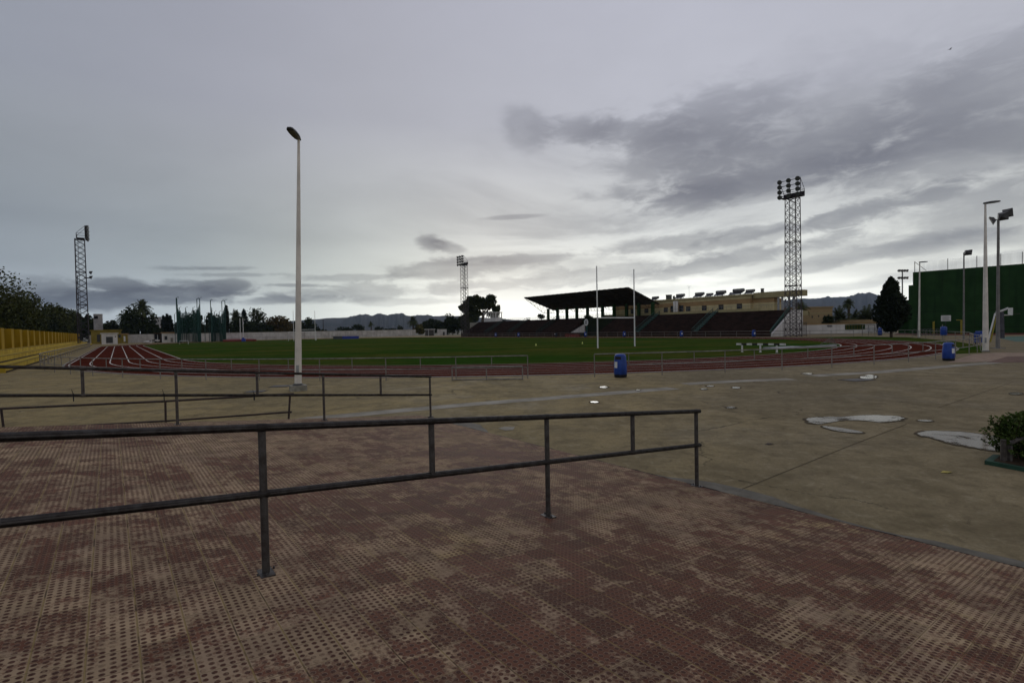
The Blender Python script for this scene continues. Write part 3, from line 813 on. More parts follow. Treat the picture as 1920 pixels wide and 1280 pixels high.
# cable clamps on the left lamp
# court floodlight poles
def flood_unit(g, c, face, w=.34, h=.3, d=.22):
    face = Vector(face).normalized(); side = face.cross(Z).normalized(); up = side.cross(face)
    vs = []
    for k, m in ((0, .45), (1, 1)):
        for a, b in ((-1, -1), (1, -1), (1, 1), (-1, 1)):
            vs.append(c + face * (k * d) + side * a * w * m + up * b * h * m)
    g.hexa(vs)
def court_pole(label, base, height, r0, r1, heads, m='grey post'):
    root = thing('court_floodlight', label, 'floodlight pole', base, 'court floodlight poles')
    top = base + Z * height
    g = MB(); g.tube([base, base + Z * height * .3, top], [r0, r0 * .8, r1], 12); g.build('pole', m, root)
    g = MB(); g.box(base + Z * .02, (.6, .6, .04)); g.build('base_plate', m, root)
    for off, face in heads:
        g = MB(); flood_unit(g, top + Vector(off), face); g.tube([top, top + Vector(off)], .03, 6); g.build('floodlight', 'floodlight grey', root, top + Vector(off))
    return root
court_pole('grey court floodlight pole with two lamps, just right of the tall white lamp', ground(1871, 653), 9.2, .13, .075,
           [((-.24, 0, .10), (-.6, .5, -.35)), ((.2, .0, .34), (.9, .3, -.1)), ((.55, .05, .52), (1, .2, .12))])
court_pole('thin grey court floodlight pole with one lamp before the green wall', ground(1807, 637), 9.3, .10, .06, [((.35, 0, .05), (1, .5, -.3))])
p = at_y(1692, 628, 100); p.z = 0
root = thing('court_floodlight', 'floodlight pole with two rows of lamps behind the cypress', 'floodlight pole', p, 'court floodlight poles')
g = MB(); g.tube([p, p + Z * 12.2], [.16, .1], 10); g.build('pole', 'grey post', root)
for z in (10.6, 12.0):
    g = MB(); g.tube([p + Vector((-1.0, 0, z)), p + Vector((1.0, .25, z))], .05, 6); g.build('crossbar', 'grey post', root)
    for k in range(4):
        c = p + Vector((-.85 + k * .57, k * .06, z + .05)); g = MB(); flood_unit(g, c, (.2, -1, -.3), .24, .24, .3); g.build('floodlight', 'floodlight grey', root, c)

# ------------------------------------------------------------------ lattice floodlight towers
def tower(label, s, t, z0, face, extra=False, material='lattice steel'):
    base = W(s, t, z0)
    root = thing('floodlight_tower', label, 'floodlight tower', base, 'stadium floodlight towers')
    hw0, hw1, H = .92, .80, 22.2
    cr = [(-1, -1), (1, -1), (1, 1), (-1, 1)]
    def leg(k, z):
        w = hw0 + (hw1 - hw0) * z / H; a, b = cr[k % 4]; return base + U * (a * w) + V * (b * w) + Z * z
    g = MB()
    for k in range(4): g.tube([leg(k, 0), leg(k, H)], .066, 6)
    nb = 19
    for i in range(nb):
        za, zb = H * i / nb, H * (i + 1) / nb
        for k in range(4):
            g.tube([leg(k, za), leg(k + 1, zb)], .040, 4, False); g.tube([leg(k + 1, za), leg(k, zb)], .040, 4, False)
            if i % 6 == 0: g.tube([leg(k, zb), leg(k + 1, zb)], .06, 4, False)
    g.build('mast', material, root)
    g = MB()     # ladder
    for a in (-.22, .22): g.tube([base + U * a - V * 0.3 * face + Z * .3, base + U * a - V * .3 * face + Z * H], .025, 5)
    for i in range(48): g.tube([base - U * .22 - V * .3 * face + Z * (.5 + i * .45), base + U * .22 - V * .3 * face + Z * (.5 + i * .45)], .018, 4, False)
    g.build('ladder', material, root)
    # service basket behind the lamp frame
    F = V * face
    g = MB(); c = base + Z * (H + .05) + F * .1
    wS = 1.6
    g.hexa([c - U * wS - F * .6, c + U * wS - F * .6, c + U * wS + F * .75, c - U * wS + F * .75] + [q + Z * .09 for q in (c - U * wS - F * .6, c + U * wS - F * .6, c + U * wS + F * .75, c - U * wS + F * .75)])
    for zz in (.55, 1.05):
        g.tube([c - U * wS + F * .7 + Z * zz, c - U * wS - F * .6 + Z * zz, c + U * wS - F * .6 + Z * zz, c + U * wS + F * .7 + Z * zz], .035, 5)
    for a in (-1, -.33, .33, 1): g.tube([c + U * wS * a - F * .6 + Z * .05, c + U * wS * a - F * .6 + Z * 1.05], .035, 5)
    g.hexa([c - U * wS - F * .62, c + U * wS - F * .62, c + U * wS - F * .58, c - U * wS - F * .58] + [q + Z * .85 for q in (c - U * wS - F * .62, c + U * wS - F * .62, c + U * wS - F * .58, c - U * wS - F * .58)])
    g.build('basket', 'lattice dark', root)
    fr = base + F * .95
    g = MB()
    rows = [H + .3, H + 1.1, H + 1.9, H + 2.7]
    for z in rows: g.tube([fr - U * wS + Z * z, fr + U * wS + Z * z], .05, 5)
    for a in (-1, 0, 1): g.tube([fr + U * wS * a + Z * (H + .1), fr + U * wS * a + Z * (H + 2.8)], .05, 5)
    for a in (-1, 1): g.tube([fr + U * wS * a + Z * (H + 2.7), c + U * wS * a - F * .6 + Z * 1.05], .035, 5)
    g.build('lamp_frame', 'lattice dark', root)
    fl = None
    for z in rows:
        for a in (-.86, 0, .86):
            pos = fr + U * (wS * a) + Z * (z - .05) + F * .25
            if fl is None:
                g = MB(); ax = F * 1.0 - U * .1 - Z * .45
                g.lathe(pos, [(.09, -.2), (.19, -.16), (.26, 0), (.36, .25), (.375, .30)], 14, ax)
                fl = g.build('floodlight', 'floodlight grey', root, pos)
                g = MB(); g.lathe(pos + Vector(ax).normalized() * .305, [(.35, 0), (.35, .012)], 14, ax); g.build('lens', 'floodlight glass', fl, pos)
            else: dup(fl, pos - base, parent=root)
    if extra:
        g = MB(); c = base + Z * 14.0 + F * 1.0
        g.box(c, (1.0, 1.2, .1), A0); g.tube([c - F * .2, c - F * .2 + Z * .9], .05, 6); g.tube([c - F * 1.6 + Z * .5, c - F * .1 + Z * .5], .04, 6)
        g.build('bracket', 'lattice dark', root)
        for z in (.3, 1.3):
            pos = c + Z * z + F * .35; g = MB(); flood_unit(g, pos, F * 1 - Z * .4, .38, .38, .5); g.build('floodlight', 'floodlight grey', root, pos)
        g = MB()
        for a in (-.5, .5): g.tube([base + U * a + V * .6 * face * -1 + Z * 0, base + U * a - V * .6 * face + Z * 14.5], .05, 5)
        for i in range(28): g.tube([base - U * .5 - V * .6 * face + Z * (.5 + i * .5), base + U * .5 - V * .6 * face + Z * (.5 + i * .5)], .04, 4, False)
        g.build('inner_mast', 'lattice dark', root)
    else:
        g = MB()
        for k in range(4):
            a, b = cr[k]; g.tube([base + U * (a * 1.25) + V * (b * 1.25 + .5), base + U * a * 1.25 + V * (b * 1.25 + .5) + Z * 2.3], .035, 5)
        for z in (.2, 1.2, 2.25):
            q = [base + U * (a * 1.25) + V * (b * 1.25 + .5) + Z * z for a, b in cr]; g.tube(q + q[:1], .03, 5)
        for k in range(12):
            x_ = -1.25 + k * 2.5 / 11
            g.tube([base + U * x_ + V * -.75 + Z * .2, base + U * x_ + V * -.75 + Z * 2.25], .014, 4, False)
            g.tube([base + U * -1.25 + V * (x_ + .5) + Z * .2, base + U * -1.25 + V * (x_ + .5) + Z * 2.25], .014, 4, False)
        g.build('safety_cage', material, root)
    return root
tower('lattice floodlight tower right of the grandstand, twelve lamps seen from the front', 3.2, 46.4, 0, -1)
tower('distant lattice floodlight tower in front of the umbrella pine', 101.3, 46.2, 0, -1)
tower('floodlight tower ending the yellow wall, with two more lamps halfway up its mast', 109.2, -45.8, .85, 1, True, 'lattice dark')

# ------------------------------------------------------------------ goals and pitch things
def rugby(s, label, ht):
    root = thing('rugby_goal', label, 'rugby goal', W(s, 0), 'rugby goals')
    for t_ in (-2.8, 2.8):
        g = MB(); g.tube([W(s, t_), W(s, t_, ht)], [.07, .055], 10); g.build('upright', 'goal white', root, W(s, t_))
    g = MB(); g.tube([W(s, -2.8, 3.0), W(s, 2.8, 3.0)], .055, 8); g.build('crossbar', 'goal white', root)
    return root
rugby(0, 'near tall white rugby goal on the edge of the pitch', 8.05)
rugby(109, 'far white rugby goal behind the lone street lamp', 8.05)
root = thing('football_goal', 'white football goal frame at the far rugby goal', 'football goal', W(111, 0))
g = MB(); g.tube([W(111, -3.66), W(111, -3.66, 2.44), W(111, 3.66, 2.44), W(111, 3.66)], .06, 8); g.build('frame', 'goal white', root)
g = MB(); g.tube([W(111, -3.66, 2.44), W(113, -3.66, 0), W(113, 3.66, 0), W(111, 3.66, 2.44)], .03, 6); g.build('stay', 'goal white', root)
root = thing('small_goal', 'small white training goal in front of the green throwing cage', 'football goal', W(108.5, -27.6))
c = W(108.5, -27.6); r_ = Vector((.84, .54, 0))
g = MB(); g.tube([c - r_ * .85, c - r_ * .85 + Z * .8, c + r_ * .85 + Z * .8, c + r_ * .85], .05, 6); g.build('frame', 'goal white', root)
g = MB(); bk = Vector((-.54, .84, 0)) * .7
g.tube([c - r_ * .85 + Z * .8, c - r_ * .85 + bk, c + r_ * .85 + bk, c + r_ * .85 + Z * .8], .025, 6); g.build('stay', 'goal white', root)
for k, (px, lb) in enumerate(((451, 'left of two plain white posts before the far white wall'), (456.5, 'right of two plain white posts before the far white wall'))):
    p = at_s(px, 637, 150); p.z = 0
    root = thing('marker_post', lb, 'post', p, 'white posts by the far wall')
    g = MB(); g.tube([p, p + Z * 7.2], .10, 8); g.build('pole', 'goal white', root)
    g = MB(); g.lathe(p, [(.22, 0), (.22, .25), (.12, .3)], 10); g.build('base', 'concrete block', root)
for px, py, lb in ((1005, 648.5, 'small lime training cone on the grass, left of the near goal'), (1092, 645, 'small lime training cone on the grass closest to the near goal')):
    p = ground(px, py)
    p.z = .03
    g = MB(); g.lathe(p, [(.13, 0), (.13, .02), (.07, .02), (.025, .26), (.01, .27)], 12); tag(g.build('training_cone', 'lime marker', None, p), lb, 'cone', 'training cones')
# steeplechase barrier
b0, b1 = W(-14.6, -4.1), W(-17.75, -2.2)
bl, br = at_y(1381, 645, 38.6), at_y(1473, 645.5, 36.3)
root = thing('steeplechase_barrier', 'black and white steeplechase barrier beam on three white legs', 'barrier', ground(1427, 661))
nseg = 9
for i in range(nseg):
    a, b = bl.lerp(br, i / nseg), bl.lerp(br, (i + 1) / nseg); c = (a + b) / 2
    g = MB(); g.box(c, ((b - a).length - .004, .13, .13), math.atan2((b - a).y, (b - a).x)); g.build('beam_section', 'black paint' if i % 2 else 'white paint', root, c)
for px, k in ((1392, .12), (1427.5, .5), (1458.5, .83)):
    p = bl.lerp(br, k); g = MB(); g.box(Vector((p.x, p.y, p.z / 2)), (.09, .09, p.z - .13), .6); q = g.build('leg', 'white paint', root, Vector((p.x, p.y, 0)))
    g = MB(); g.box(Vector((p.x, p.y, .03)), (.12, .24, .03), math.atan2((br - bl).y, (br - bl).x)); g.build('foot', 'white paint', q)
# water jump cover with its white edge
def slab(name, label, cat, pxs, z0, z1, m):
    p = [ground(x, y) for x, y in pxs]
    if sum(p[i].x * p[(i + 1) % len(p)].y - p[(i + 1) % len(p)].x * p[i].y for i in range(len(p))) < 0: p.reverse()
    g = MB(); g.prism([v + Z * z0 for v in p], (0, 0, z1 - z0)); return tag(g.build(name, m, None, p[0]), label, cat)
p0 = ground(1425, 657); p1 = ground(1569, 650.5)
root = thing('water_jump', 'pale water jump cover with a raised white edge beam inside the bend', 'water jump', p0)
d = (p1 - p0); n = Vector((-d.y, d.x, 0)).normalized()
g = MB(); g.hexa([p0, p1, p1 + n * .25, p0 + n * .25, p0 + Z * .09, p1 + Z * .24, p1 + n * .25 + Z * .24, p0 + n * .25 + Z * .09]); g.build('edge_beam', 'bench grey', root)
g = MB(); q0, q1 = p0 + d * .35 + n * .3, p1 - d * .25 + n * .3
g.hexa([q0 + Z * .02, q1 + Z * .02, q1 + n * 2.2 + Z * .02, q0 + n * 2.2 + Z * .02, q0 + Z * .10, q1 + Z * .10, q1 + n * 2.2 + Z * .10, q0 + n * 2.2 + Z * .10]); g.build('cover', 'bench grey', root)
p = ground(1558, 646)
root = thing('line_trolley', 'thin tilted metal frame standing on the track bend by the water jump', 'frame', p)
a, b, c_ = ground(1538, 645.5), at_y(1560, 634, p.y), ground(1567, 643)
g = MB(); g.tube([a, b], .03, 6); g.tube([b, c_], .03, 6); g.tube([a, ground(1556, 644), b + Vector((.1, .1, 0))], .02, 6); g.tube([a.lerp(b, .5), c_.lerp(b, .5)], .02, 6); g.tube([a.lerp(b, .25), c_.lerp(b, .3)], .02, 6)
g.build('frame', 'fence steel', root)
# landing mats
def mat_block(label, px0, px1, yb, s, h, m, name='landing_mat'):
    a, b = at_s(px0, yb, s), at_s(px1, yb, s); a.z = b.z = 0; d = (b - a); n = U * 3.5
    g = MB(); g.hexa([a, b, b + n, a + n] + [q + Z * h for q in (a, b, b + n, a + n)])
    root = thing(name, label, 'mat', a, 'landing mats'); g.build('cover', m, root)
    g = MB(); e = d.normalized()
    g.hexa([a - e * .1 - n * .02 + Z * h, b + e * .1 - n * .02 + Z * h, b + e * .1 + n * 1.02 + Z * h, a - e * .1 + n * 1.02 + Z * h] + [q + Z * (h + .15) for q in (a - e * .1 - n * .02, b + e * .1 - n * .02, b + e * .1 + n * 1.02, a - e * .1 + n * 1.02)])
    g.build('top_sheet', m, root)
mat_block('dark covered landing mat left of the blue one, far side of pitch', 632, 642, 635.5, 122, .75, 'dark cover')
mat_block('blue landing mat in the middle of the row by the far wall', 642.3, 657.5, 635.5, 122, .72, 'blue mat')
mat_block('blue landing mat at the right end of the row by the far wall', 657.8, 673, 635.3, 122, .70, 'blue mat')
slab('runway_mat', 'long low red mat in front of the far wall, right of the green cage', 'mat', [(418, 641), (481, 639.5), (470, 637.3), (424, 638)], 0, .55, 'red mat')
p = ground(457, 640.2)
root = thing('jump_box', 'small bright blue plant box standing on the red mat', 'box', p)
g = MB(); g.box(p + Z * .4, (1.0, .9, .8), .4); g.build('body', 'blue mat', root)
g = MB(); g.box(p + Vector((0, 0, .8)) + Vector((-.1, 0, .18)), (.5, .5, .36), .4); g.build('head', 'blue mat', root)

# ------------------------------------------------------------------ far end: walls, huts, cages
g = MB(); SW = 166
g.sbox(SW, SW + .25, -47, 62, -.3, 2.62); wl = thing('boundary_wall', 'long weathered white boundary wall at the far end of the pitch', 'wall', W(SW, 0))
g.build('wall', 'white wall', wl, W(SW, 0))
g = MB(); g.sbox(SW - .06, SW + .31, -47, 62, 2.622, 2.74); g.build('coping', 'concrete block', wl, W(SW, 0))
for i in range(18):
    g = MB(); g.sbox(SW - .16, SW - .002, -46 + i * 6.2, -45.65 + i * 6.2, -.3, 2.60); g.build('pier', 'white wall', wl, W(SW, -46 + i * 6.2))
fence('low fence along the foot of the far white wall', [W(163, -10 + 10 * i) for i in range(6)], half=False, rad=.03)
# yellow wall with piers and the three yellow steps
yw = thing('yellow_wall', 'mustard yellow boundary wall with regular piers along the left straight', 'wall', W(0, -48.6))
g = MB(); g.sbox(4, 150, -49.0, -48.6, 0, 3.0); g.build('wall', 'yellow wall', yw, W(4, -48.6))
for i in range(25):
    s_ = 12.0 + i * 5.45
    g = MB(); g.sbox(s_, s_ + 1.5, -48.598, -48.05, 0, 3.02); g.build('pier', 'yellow wall', yw, W(s_, -48.6))
ys = thing('terrace_steps', 'three mustard yellow concrete terrace steps below the yellow wall', 'steps', W(8.7, -46))
for t0, t1, h in ((-46.35, -45.4, .42), (-47.35, -46.352, .84), (-48.04, -47.352, 1.16)):
    g = MB(); g.sbox(8.7 - (h - .42) * 9, 142, t0, t1, -.05, h); g.build('step', 'yellow step', ys, W(8.7, t0))
    g = MB(); g.sbox(8.75 - (h - .42) * 9, 142, t1 + .002, t1 + .03, max(h - .42, .002), max(h - .42, .002) + .10); g.build('step_shade_strip', 'soil and step shade', ys, W(8.7, t1))  # thin dark strip standing in for the shadow line at the riser foot
    g = MB(); g.sbox(8.75 - (h - .42) * 9, 142, t1 - .10, t1 + .035, h + .002, h + .035); g.build('nosing', 'olive render', ys, W(8.7, t1))
# groundsman's buildings in the far left corner
def zat(px, py, s): return at_s(px, py, s)
def front_box(name, label, cat, px0, px1, ytop, s, depth, m, parts=None, ybase=None, roof=None):
    a, b = at_s(px0, 640, s), at_s(px1, 640, s); a.z = b.z = 0
    h = at_s((px0 + px1) / 2, ytop, s).z
    root = thing(name, label, cat, a)
    g = MB(); n = U * depth
    g.hexa([a, b, b + n, a + n] + [q + Z * h for q in (a, b, b + n, a + n)]); g.build('walls', m, root)
    e = (b - a).normalized()
    if roof:
        g = MB(); o = .25
        q = [a - e * o - U * o, b + e * o - U * o, b + e * o + n + U * o, a - e * o + n + U * o]
        g.hexa([v + Z * (h + .002) for v in q] + [v + Z * (h + .3) for v in q]); g.build('roof', roof, root)
    for (nm, x0, x1, y0, y1, mm) in (parts or []):
        c0, c1 = at_s(x0, y1, s), at_s(x1, y0, s)
        pa = a + e * (c0 - a).dot(e); pb = a + e * (c1 - a).dot(e)
        z0, z1 = max(c0.z, .02), c1.z
        g = MB(); q = [pa - U * .06, pb - U * .06, pb - U * .004, pa - U * .004]
        g.hexa([v + Z * z0 - Z * v.z for v in q] + [v + Z * z1 - Z * v.z for v in q]); g.build(nm, mm, root)
    return root
front_box('yellow_building', 'low yellow block with a flat roof under the pale water tower', 'building', 171, 228, 620, 162, 6, 'olive render',
          [('door', 182, 188, 627, 641, 'shutter'), ('window', 222, 226, 627, 633, 'window dark')], roof='olive render')
front_box('yellow_annex', 'lower yellow annex with a pale door joined to the yellow block', 'building', 228.5, 240, 627, 162, 5, 'olive render',
          [('door', 232, 235, 630, 640, 'white paint')], roof='tan render')
front_box('white_hut', 'small white hut with a grey shutter door before the yellow block', 'hut', 190.5, 220.5, 626, 146, 4.5, 'white end wall',
          [('shutter', 199, 211.5, 631, 643, 'lamp grey'), ('vent', 215.5, 217.5, 630, 631.8, 'window dark')], roof='white wall')
front_box('store_hut', 'white store hut with a small square window left of the throwing cage', 'hut', 305.5, 327.5, 624.5, 150, 4, 'white end wall',
          [('window', 308.5, 313.5, 630, 637, 'window dark'), ('door', 320, 324, 633, 641, 'concrete block')], roof='tan render')
front_box('open_shed', 'dark open shed with timber posts beside the white store hut', 'shed', 291, 304.5, 626, 156, 4, 'dark opening',
          [('post', 295, 296, 627, 641, 'bench grey'), ('post', 300, 301, 627, 641, 'bark')], roof='bark')
wtb = at_s(185.5, 640, 172); wtb.z = 0
wt_ = thing('water_tower', 'pale square concrete water tower overgrown on top', 'tower', wtb)
zt = at_s(185.5, 590, 172).z; hwid = (at_s(195, 600, 172) - at_s(176, 600, 172)).length / 2 * .72
g = MB(); g.box(wtb + Z * zt / 2, (hwid * 2, hwid * 2, zt), A0 + .35); g.build('shaft', 'tank wall', wt_)
g = MB(); g.box(wtb + Z * (zt + .12), (hwid * 2.16, hwid * 2.16, .24), A0 + .35); g.build('cap', 'tank wall', wt_)
g = MB(); q = at_s(180, 595, 168); g.box(q, (.9, .3, .9), A0 + .35)
g.build('opening', 'dark opening', wt_)
front_box('apartment_block', 'pale grey apartment block showing between the big tree and cypresses', 'building', 288, 304, 595, 300, 12, 'pale building',
          [('window', 291, 293, 600, 603, 'window dark'), ('window', 296, 298, 600, 603, 'window dark'), ('window', 291, 293, 608, 611, 'window dark'), ('window', 296, 298, 608, 611, 'window dark')], roof='pale building')
# junk heaps
def heap(label, px, py, n, wid, hh, mm):
    p = ground(px, py); root = thing('debris_heap', label, 'debris', p, 'debris heaps')
    for i in range(n):
        c = p + Vector((rnd.uniform(-wid, wid), rnd.uniform(-1, 1), rnd.uniform(.1, hh)))
        g = MB(); g.box(c, (rnd.uniform(.4, 1.6), rnd.uniform(.2, .8), rnd.uniform(.1, .5)), rnd.uniform(0, 3), Matrix.Rotation(rnd.uniform(-.5, .5), 3, 'X'))
        g.build('plank', mm[i % len(mm)], root, c)
heap('heap of grey planks and rubble left of the white hut', 177, 644.5, 9, 2.6, .9, ['junk pale', 'junk dark', 'tank wall'])
heap('dark heap of boards right of the white hut', 226, 643.5, 7, 1.8, .7, ['junk dark', 'junk dark', 'junk pale'])
heap('pile of white sheets at the foot of the far wall', 272, 643, 5, 1.2, .4, ['white end wall'])
heap('pale scrap pile with a white bag right of the sheets', 284, 642.5, 6, 1.4, .8, ['white end wall', 'junk dark'])

def cage(label, px0, px1, s, tall, top_y, n_seed):
    a, b = at_s(px0, 642, s), at_s(px1, 642, s); a.z = b.z = 0
    e = (b - a).normalized(); w = (b - a).length; rr_ = random.Random(n_seed)
    root = thing('throwing_cage', label, 'throwing cage', a.lerp(b, .5), 'green throwing cages')
    lay = [a, a + U * 3 + e * .4, a + U * 6 + e * w * .2, a + U * 7.5 + e * w * .5, a + U * 6 + e * w * .8, b + U * 3 - e * .4, b]
    hn = at_s((px0 + px1) / 2, top_y, s).z
    for i, p in enumerate(lay):
        hh = tall if i in (0, 1, 5, 6) else hn + .8
        g = MB(); g.tube([p, p + Z * hh, p + Z * (hh + .35) + e * .5], .10, 6); g.build('pole', 'green paint', root, p)
    g = MB(); g.tube([lay[0] + Z * tall, lay[1] + Z * tall], .07, 6); g.tube([lay[5] + Z * tall, lay[6] + Z * tall], .07, 6); g.build('crossbar', 'green paint', root)
    for i in range(len(lay) - 1):
        p, q = lay[i], lay[i + 1]; m_ = 10; A_, B_ = [], []
        dn = (q - p).cross(Z).normalized()
        for k in range(m_ + 1):
            u = k / m_; off = dn * (.25 * math.sin(k * 2.1 + i) + .1 * rr_.random()); x_ = p.lerp(q, u) + off
            sag = hn - .9 * math.sin(u * math.pi) * (.6 + .6 * rr_.random()) + (tall - hn) * .55 * (1 if i in (0, 5) else 0) * (1 - u if i == 0 else u)
            A_.append(x_); B_.append(x_ + dn * .1 + Z * sag)
        g = MB(); g.strip(A_, B_); g.build('net', 'green net', root, p)
cage('green netted throwing cage nearer the store hut, left of the pair', 333, 377, 140, 12.8, 580, 3)
cage('narrower green netted throwing cage right of the pair', 397, 424, 142, 12.4, 588, 5)
# thin outer net posts round the cages
for i, px in enumerate((329, 343, 385, 393)):
    p = at_s(px, 642, 137 + (i % 2) * 5); p.z = 0
    root = thing('net_post', 'thin green net post %s the throwing cages' % ('left of', 'in front of the left one of', 'between', 'just left of the right one of')[i], 'post', p, 'net posts')
    g = MB(); g.tube([p, p + Z * (8.0 - i * .3), p + Z * (8.4 - i * .3) + V * .3], .08, 6); g.build('pole', 'green paint', root)
    g = MB(); g.lathe(p, [(.2, 0), (.2, .1), (.1, .14)], 8); g.build('base', 'concrete block', root)
p = at_s(606.5, 625, 230); p.z = 0
root = thing('utility_pole', 'dark utility pole rising behind the far white wall', 'utility pole', p)
g = MB(); g.tube([p, p + Z * 9.2], [.2, .13], 8); g.build('pole', 'bark', root)
g = MB(); g.tube([p - V * .7 + Z * 8.7, p + V * .7 + Z * 8.7], .06, 6); g.build('crossarm', 'bark', root)
front_box('dugout', 'small pale roofed shelter under the dark trees right of the far wall', 'shelter', 803, 815, 618, 150, 2.5, 'shutter',
          [('post', 803, 804, 618, 631, 'bench grey'), ('post', 813.5, 814.5, 618, 631, 'bench grey')], roof='white wall')
front_box('garden_wall', 'short pale wall section under the dark trees, right of the roofed shelter', 'wall', 821, 838, 617, 156, .4, 'white wall', [('gate', 831, 833.5, 622, 631, 'dark opening')])

# ------------------------------------------------------------------ grandstand
gs = thing('grandstand', 'long dark red terraced grandstand along the far straight', 'grandstand', W(53, 46.3))
TS0, TS1, T0, T1, ZT = 6.7, 104.0, 46.4, 53.6, 4.45
nr = 10
def terrace(s0, s1):
    g = MB()
    dt, dzz = (T1 - T0) / nr, (ZT - .55) / nr
    prof = [(T0, 0)]
    for i in range(nr): prof += [(T0 + i * dt, .55 + dzz * (i + 1)), (T0 + (i + 1) * dt, .55 + dzz * (i + 1))]
    g.strip([W(s0, a, b) for a, b in prof], [W(s1, a, b) for a, b in prof]); return g
terrace(TS0, 45.8).build('seating', 'dark seats', gs, W(TS0, T0))
terrace(55.2, TS1).build('seating', 'dark seats', gs, W(55.2, T0))
g = MB()
dt, dzz = (T1 - T0) / nr, (ZT - .55) / nr
for sa, sb in ((TS0 + .4, 45.6), (55.4, TS1 - .2)):
    for i in range(nr):
        z_ = .55 + dzz * (i + 1); tt = T0 + i * dt
        g.sbox(sa, sb, tt + .02, tt + .36, z_ + .003, z_ + .09)
g.build('bench_rows', 'dark seats', gs, W(53, T0))
g = MB(); g.sbox(TS0, TS1 + 6, T1, 57.5, 0, ZT + .03); g.build('concourse', 'concrete block', gs, W(TS0, T1))
# middle entrance recess between the two seating blocks
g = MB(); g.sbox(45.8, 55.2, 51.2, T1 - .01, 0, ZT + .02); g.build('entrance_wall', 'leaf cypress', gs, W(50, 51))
g = MB()
tri = [W(55.2, T0, .6), W(55.2, T0 + 5.0, 3.2), W(55.2, T0 + 5.0, .6)]
g.prism([W(50.6, 47.2, .95), W(55.3, 47.2, .95), W(50.8, 47.2, 2.9)], V * .3); g.build('entrance_ramp_wall', 'white wall', gs, W(53, 47))
g = MB(); g.sbox(51.2, 55.6, 45.6, 46.3, 0, .62); g.build('red_box', 'red mat', gs, W(53, 46))
ec = W(49.5, 46.7, 3.32)
g = MB(); g.lathe(ec, [(.60, 0), (.60, .10)], 28, -V); eo = g.build('emblem', 'label white', gs, ec)
for v in eo.data.vertices: v.co.z *= 1.32
g = MB(); fz = -V * .11
for a_, b_, w_, h_ in ((-.14, .30, .11, .2), (.14, .26, .11, .2), (-.05, -.04, .19, .10), (.14, -.24, .10, .2), (-.14, -.3, .10, .16)):
    c = ec + fz + U * a_ + Z * b_ - V * .0
    g.hexa([c - U * w_ - Z * h_, c + U * w_ - Z * h_, c + U * w_ - Z * h_ - V * .012, c - U * w_ - Z * h_ - V * .012, c - U * w_ * .6 + Z * h_, c + U * w_ * .6 + Z * h_, c + U * w_ * .6 + Z * h_ - V * .012, c - U * w_ * .6 + Z * h_ - V * .012])
g.build('emblem_mark', 'shutter', eo, ec)
g = MB(); g.sbox(49.35, 49.65, 46.75, 46.95, 0, 2.4); g.build('emblem_stand', 'green paint', gs, ec)
# near white end wall
g = MB()
end = [(T0 - .2, 0), (57.5, 0), (57.5, ZT + .05), (T1, ZT + .05), (T0 - .2, .5)]
g.prism([W(TS0 - .3, a, b) for a, b in end][::-1], U * .295); g.build('end_wall', 'white end wall', gs, W(TS0, T0))
# stairs handrails
def stair_rail(s_, name='stair_rail'):
    g = MB()
    for off in (0, 1.1):
        a, b = W(s_ + off, T0 - .1, .6 + .9), W(s_ + off, T1, ZT + .9)
        g.tube([a - Z * .9, a, b, b - Z * .9], .06, 6); g.tube([a - Z * .45, b - Z * .45], .04, 5)
        for k in range(1, 8): q = a.lerp(b, k / 8); g.tube([q, q - Z * .9], .035, 5)
    g.build(name, 'green paint', gs, W(s_, T0))
    g = MB(); g.hexa([W(s_ + .08, T0 + .05, .6), W(s_ + 1.02, T0 + .05, .6), W(s_ + 1.02, T1, ZT - .02), W(s_ + .08, T1, ZT - .02)] + [W(s_ + .08, T0 + .05, .95), W(s_ + 1.02, T0 + .05, .95), W(s_ + 1.02, T1, ZT + .34), W(s_ + .08, T1, ZT + .34)])
    g.build('aisle_steps', 'green paint' if s_ < 40 else 'dark seats', gs, W(s_, T0))
for s_ in (20.5, 34.2, 66.0, 78.5, 90.0): stair_rail(s_)
g = MB(); a, b = W(TS0 + .1, T0 - .1, 1.1), W(TS0 + .1, T1, ZT + .95)
g.hexa([a - Z * .7, a - Z * .7 + U * .12, b - Z * .75 + U * .12, b - Z * .75, a, a + U * .12, b + U * .12, b]); g.build('end_parapet', 'green paint', gs, W(TS0, T0))
g = MB()
for k in range(56):
    q = W(TS1 + 4 - k * 1.0 * 1.0, 56.9, ZT + .03); g.tube([q, q + Z * 1.0], .03, 5, False)
for z_ in (.4, .7, 1.0): g.tube([W(TS1 + 4, 56.9, ZT + z_), W(49, 56.9, ZT + z_)], .03, 5)
g.build('back_railing', 'fence steel', gs, W(75, 57))
# announcer's booth on the far end
bc = at_t(921, 602, 54.5); bs_ = st(bc)
root = thing('press_booth', 'small white glazed press booth on the far end of the grandstand', 'booth', W(bs_[0], 54.5, ZT))
b0 = bs_[0]
g = MB(); g.sbox(b0 - 3.2, b0 + 3.2, 54, 56.5, ZT + .04, ZT + 1.3); g.build('base', 'white end wall', root)
g = MB(); g.sbox(b0 - 3.3, b0 + 3.3, 53.8, 56.7, ZT + 2.9, ZT + 3.1); g.build('roof', 'white end wall', root)
g = MB()
for k in range(6):
    s_ = b0 - 3.2 + k * 1.26; g.sbox(s_, s_ + .2, 54, 54.12, ZT + 1.302, ZT + 2.898); g.sbox(s_, s_ + .12, 56.38, 56.5, ZT + 1.302, ZT + 2.898)
for t_ in (54.15, 55.2, 56.2): g.sbox(b0 - 3.2, b0 - 3.08, t_, t_ + .1, ZT + 1.302, ZT + 2.898)
g.build('window_frame', 'white end wall', root)
